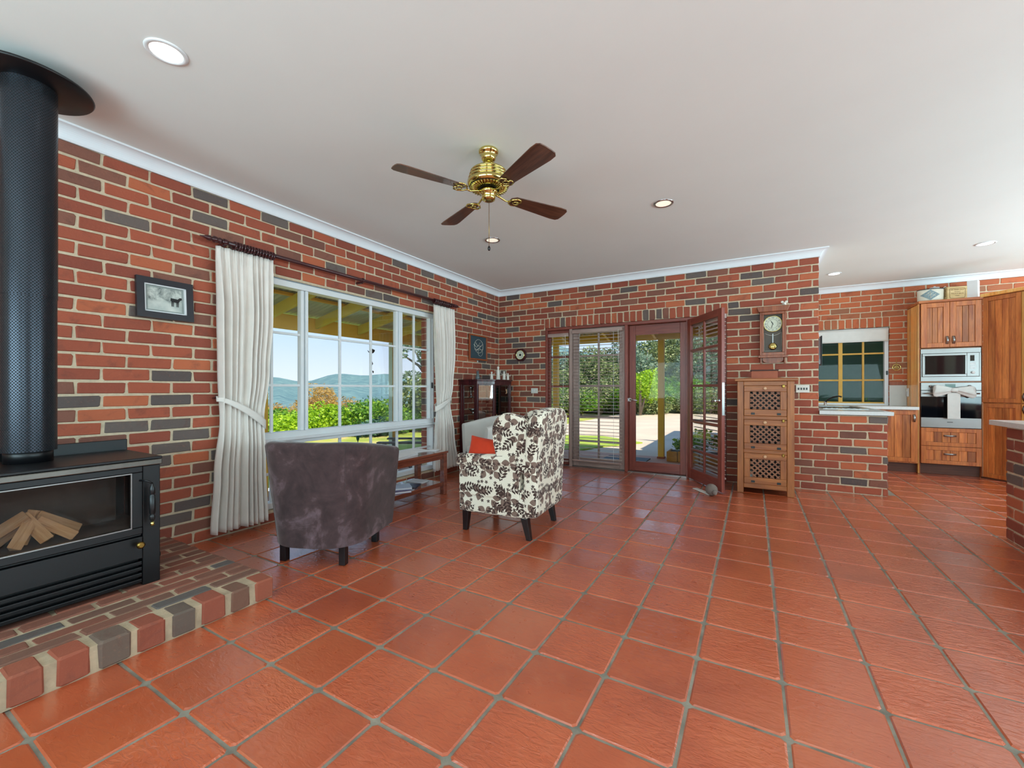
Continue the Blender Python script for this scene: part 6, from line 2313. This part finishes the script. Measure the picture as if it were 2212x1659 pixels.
def tree(label, p, h, cr_, mat, n, size, seed, group=None, trunk=.35, crown=.62, droop=.2):
    r = random.Random(seed)
    t = thing('tree', label, 'tree', p, 0, group)
    m = MB()
    m.tube([(0, 0, -.3), (.02 * h * r.uniform(-1, 1), .02 * h * r.uniform(-1, 1), trunk * h), (.04 * h * r.uniform(-1, 1), .04 * h * r.uniform(-1, 1), .8 * h)], [.028 * h, .02 * h, .007 * h], 8)
    blobs = []
    for k in range(9):
        a = 6.28 * k / 9 + r.uniform(-.4, .4)
        q = r.uniform(.25, .85) * cr_
        zc = h * r.uniform(1 - crown, .93)
        c = (q * math.cos(a), q * math.sin(a), zc)
        m.tube([(0, 0, trunk * h * r.uniform(.7, 1.1)), (c[0] * .5, c[1] * .5, (trunk * h + zc) / 2), c], [.012 * h, .008 * h, .003 * h], 6)
        s_ = r.uniform(.34, .55)
        blobs.append((c, (cr_ * s_, cr_ * s_, h * .16 * r.uniform(.8, 1.3))))
    m.build('trunk', 'bark', t)
    v, f = foliage(blobs, n, size, seed, droop=droop)
    mesh_np('crown', v, f, mat, t)
    return t


def gpt(u, depth, z=GZ - .1):
    p = at(u, V0, depth)
    return (p.x, p.y, z)


# hedge and shrubs beyond the lawn, seen through the large window
SHR = [(560, 12.5, 1.2, 'leaf_green'), (600, 13.0, 1.1, 'leaf_green'), (640, 12.2, 1.0, 'leaf_lime'), (690, 12.6, 1.25, 'leaf_lime'), (742, 13.2, 1.15, 'leaf_green'), (790, 13.6, 1.35, 'leaf_green'), (838, 13.4, 1.3, 'leaf_green'), (885, 14.0, 1.0, 'leaf_green'), (520, 12.4, 1.2, 'leaf_lime'), (480, 12.5, 1.2, 'leaf_green')]
for k, (u, d, h, mt) in enumerate(SHR):
    lbl = {'leaf_lime': 'bright lime-green shrub in the hedge beyond the lawn', 'leaf_green': 'leafy mid-green shrub in the hedge beyond the lawn'}[mt]
    bush(lbl, gpt(u, d, GZ - .25), 1.05, h, mt, 3400, .048, 40 + k, 'hedge shrubs beyond the lawn')
bush('blue-green low shrub in front of the hedge beyond the lawn', gpt(805, 12.6, GZ - .2), .75, .78, 'leaf_blue', 1600, .06, 60)
for k, (u, d, h) in enumerate(((697, 18.5, 1.75), (728, 19.5, 1.4), (668, 18.0, 1.15), (610, 19, .9))):
    bush('golden-brown feathery shrub standing behind the green hedge', gpt(u, d, GZ - .7), 1.0, h + .55, 'leaf_gold', 2600, .085, 70 + k, 'golden shrubs behind the hedge', droop=.5, asp=.22)
bush('grey-green rounded shrub behind the green hedge', gpt(815, 24, -1.4), 1.6, 2.2, 'leaf_blue', 1200, .1, 79)
for k, (u, d, h) in enumerate(((915, 15.0, 2.0), (940, 14.0, 2.4))):
    bush('dark olive shrub below the gum tree beside the lawn', gpt(u, d, GZ - .2), 1.1, h, 'leaf_dark', 2200, .07, 83 + k, 'olive shrubs below the gum tree')
gt = thing('gum_tree', 'tall gum tree with bare slanting limbs beyond the verandah post', 'tree', gpt(945, 15.5, GZ - .3))
b0 = Vector(gt.location)
def rel(u, v, d):
    return tuple(at(u, v, d) - b0)
m_ = MB()
m_.tube([(0, 0, 0), rel(935, 830, 15.5), rel(905, 790, 15.5), rel(884, 776, 15.4), rel(868, 765, 15.3)], [.12, .09, .05, .035, .015], 8)
m_.tube([rel(925, 812, 15.5), rel(905, 775, 15.7), rel(893, 752, 15.8)], [.05, .035, .012], 7)
m_.tube([rel(930, 818, 15.5), rel(922, 790, 15.6), rel(905, 758, 15.6)], [.05, .03, .012], 7)
m_.build('trunk', 'bark', gt)
blobs = [(rel(u, v, d), (r_, r_, r_ * .45)) for u, v, d, r_ in ((872, 752, 15.5, .35), (890, 745, 15.8, .4), (910, 745, 15.6, .45), (925, 755, 15.2, .5), (868, 768, 15.3, .22), (920, 775, 15.4, .35), (940, 790, 15.4, .5), (890, 812, 15.2, .4), (915, 820, 15.2, .5), (880, 830, 15.3, .28), (935, 735, 15.4, .7), (960, 760, 15.4, .9))]
v, f = foliage(blobs, 3200, .07, 91, droop=.5, asp=.35)
mesh_np('crown', v, f, 'leaf_gum', gt)

# bushland beyond the driveway
rt = random.Random(12)
for k in range(22):
    u = 1130 + 22 * k + rt.uniform(-8, 8)
    d = rt.uniform(25, 33)
    p = at(u, V0, d)
    zg = -.15 + 3.5 * max(0, (p.y - 18.5) / 40) ** 1.3
    h = (V0 - 738) / FPX * d + 1.15 - zg + rt.uniform(-.9, .9) - (1.2 if u < 1330 else 0) + (.9 if u > 1385 else 0)
    tree('olive-green bush tree on the bank beyond the driveway' if k % 3 else 'pale grey-green gum tree on the bank beyond the driveway', (p.x, p.y, zg), max(2.6, h), 1.9, 'leaf_dark' if k % 3 else 'leaf_gum', 5000, .095, 200 + k, 'bush trees on the bank beyond the driveway', crown=.85)
for k in range(16):
    u = 1140 + 30 * k + rt.uniform(-8, 8)
    d = rt.uniform(21.5, 24)
    p = at(u, V0, d)
    zg = -.15 + 3.5 * max(0, (p.y - 18.5) / 40) ** 1.3
    bush('olive undergrowth shrub along the far edge of the driveway' if k % 2 else 'fresh green undergrowth shrub along the far edge of the driveway', (p.x, p.y, zg - .1), 1.3, rt.uniform(1.2, 2.2), 'leaf_dark' if k % 2 else 'leaf_green', 2600, .065, 300 + k, 'undergrowth along the driveway edge')
p = at(1383, V0, 20.5)
bush('bright lime-green shrub standing out among the bush trees beyond the screen door', (p.x, p.y, -.1), 1.15, 2.35, 'leaf_lime', 4200, .055, 330)
for k, (x, s_) in enumerate(((2.5, .26), (2.72, .36), (3.0, .4), (3.3, .34))):
    bush('low green plant growing in the stone planter', (x, 2.1, .02), s_ * .8, s_ * 1.2, 'leaf_green', 260, .035, 350 + k, 'plants in the stone planter', stem=False, name='planter_plant', cat='plant')
for k, (x, s_) in enumerate(((4.5, .8), (5.1, .9), (5.6, .7))):
    bush('leafy plant growing before the teal fence behind the kitchen window', (x, 4.0, -.15), s_ * .6, s_ * 1.3, 'leaf_green', 420, .05, 360 + k, 'plants before the teal fence')

# ------------------------------------------------------------------ outside: small things
tag(MB().box(-.38, .38, -.24, .24, 0, .016).build('doormat', 'outdoor_chair', loc=(1.62, 1.75, -.12), bevel=.004), 'dark doormat on the verandah paving beyond the screen door', 'doormat')
oc_ = thing('outdoor_chair', 'charcoal slatted garden armchair on the verandah outside the window', 'chair', (-1.42, -.62, -.30), R(120))
for x in (-.29, .29):
    MB().box(x - .03, x + .03, .26, .32, 0, .575).build('leg', 'outdoor_chair', oc_)
    MB().prism([(-.42, .0), (-.35, .0), (.1, .36), (.05, .40)], x - .025, x + .025, 'x').build('leg', 'outdoor_chair', oc_)
    MB().box(x - .06, x + .06, -.38, .40, .576, .60).build('arm', 'outdoor_chair', oc_)
for k in range(5):
    MB().box(-.26, .26, .22 - .1 * k, .30 - .1 * k, .39 - .03 * k, .41 - .03 * k).build('seat_slat', 'outdoor_chair', oc_)
for k in range(5):
    x = -.22 + .11 * k
    MB().prism([(-.20, .30), (-.18, .30), (-.50, 1.02 - .02 * (k - 2) ** 2), (-.52, 1.02 - .02 * (k - 2) ** 2)], x - .048, x + .048, 'x').build('back_slat', 'outdoor_chair', oc_)
MB().box(-.3, .3, -.40, -.36, .54, .575).build('back_rail', 'outdoor_chair', oc_)

tm = (-1.75 - CAM.x) / ray(803, 750).x
mb_ = thing('hanging_mobile', 'string of small bird and leaf shapes hanging from the verandah roof', 'mobile', at(800, 640, tm))
o0 = Vector(mb_.location)
def mrel(u, v):
    return tuple(at(u, v, tm) - o0)
MB().tube([mrel(800, 655), mrel(800, 765), mrel(801, 820)], .002, 5).build('string', 'ink', mb_)
def shape(name, pts, mat='outdoor_chair'):
    m = MB()
    P = [Vector(mrel(u, v)) for u, v in pts]
    n = Vector(ray(803, 780)).normalized() * .006
    k = len(P)
    m._add([tuple(q - n) for q in P] + [tuple(q + n) for q in P], [tuple(range(k)), tuple(reversed(range(k, 2 * k)))] + [(i, i + k, (i + 1) % k + k, (i + 1) % k) for i in range(k)])
    m.build(name, mat, mb_)
shape('bird', [(793, 756), (797, 759), (801, 755), (805, 754), (810, 756), (809, 760), (806, 763), (801, 764), (796, 761)])
shape('wing', [(802, 757), (800, 752), (804, 754), (806, 753)])
shape('leaf', [(800, 783), (804, 781), (806, 786), (803, 790), (800, 788)])
shape('leaf', [(805, 800), (808, 803), (806, 807), (804, 803)])
shape('bell', [(799, 813), (803, 812), (803, 819), (799, 819)])

gs = thing('garden_stake', 'dark green bird-shaped garden stake standing on the lawn', 'ornament', at(773, 985, 8.0))
MB().tube([(0, 0, 0), (0, 0, .30)], .008, 6).build('stake', 'outdoor_chair', gs)
MB().sphere((0, 0, .36), (.03, .03, .08)).sphere((0, -.0, .45), (.022, .022, .022)).build('bird', 'teal_fence', gs)
hp = thing('hanging_pot', 'orange pot hanging from the verandah beam beyond the screen door', 'pot', (2.62, 1.95, 1.20))
MB().lathe([(.05, 0), (.09, .12), (.11, .2), (.10, .2), (.08, .12)], (0, 0, 0), 'z', 20).build('bowl', 'terracotta', hp)
for k in range(3):
    a = 2.1 * k + .4
    MB().tube([(.1 * math.cos(a), .1 * math.sin(a), .2), (0, 0, .62)], .003, 5).build('chain', 'brass_dark', hp)
MB().tube([(0, 0, .62), (0, 0, 1.03)], .003, 5).build('hanger', 'brass_dark', hp)
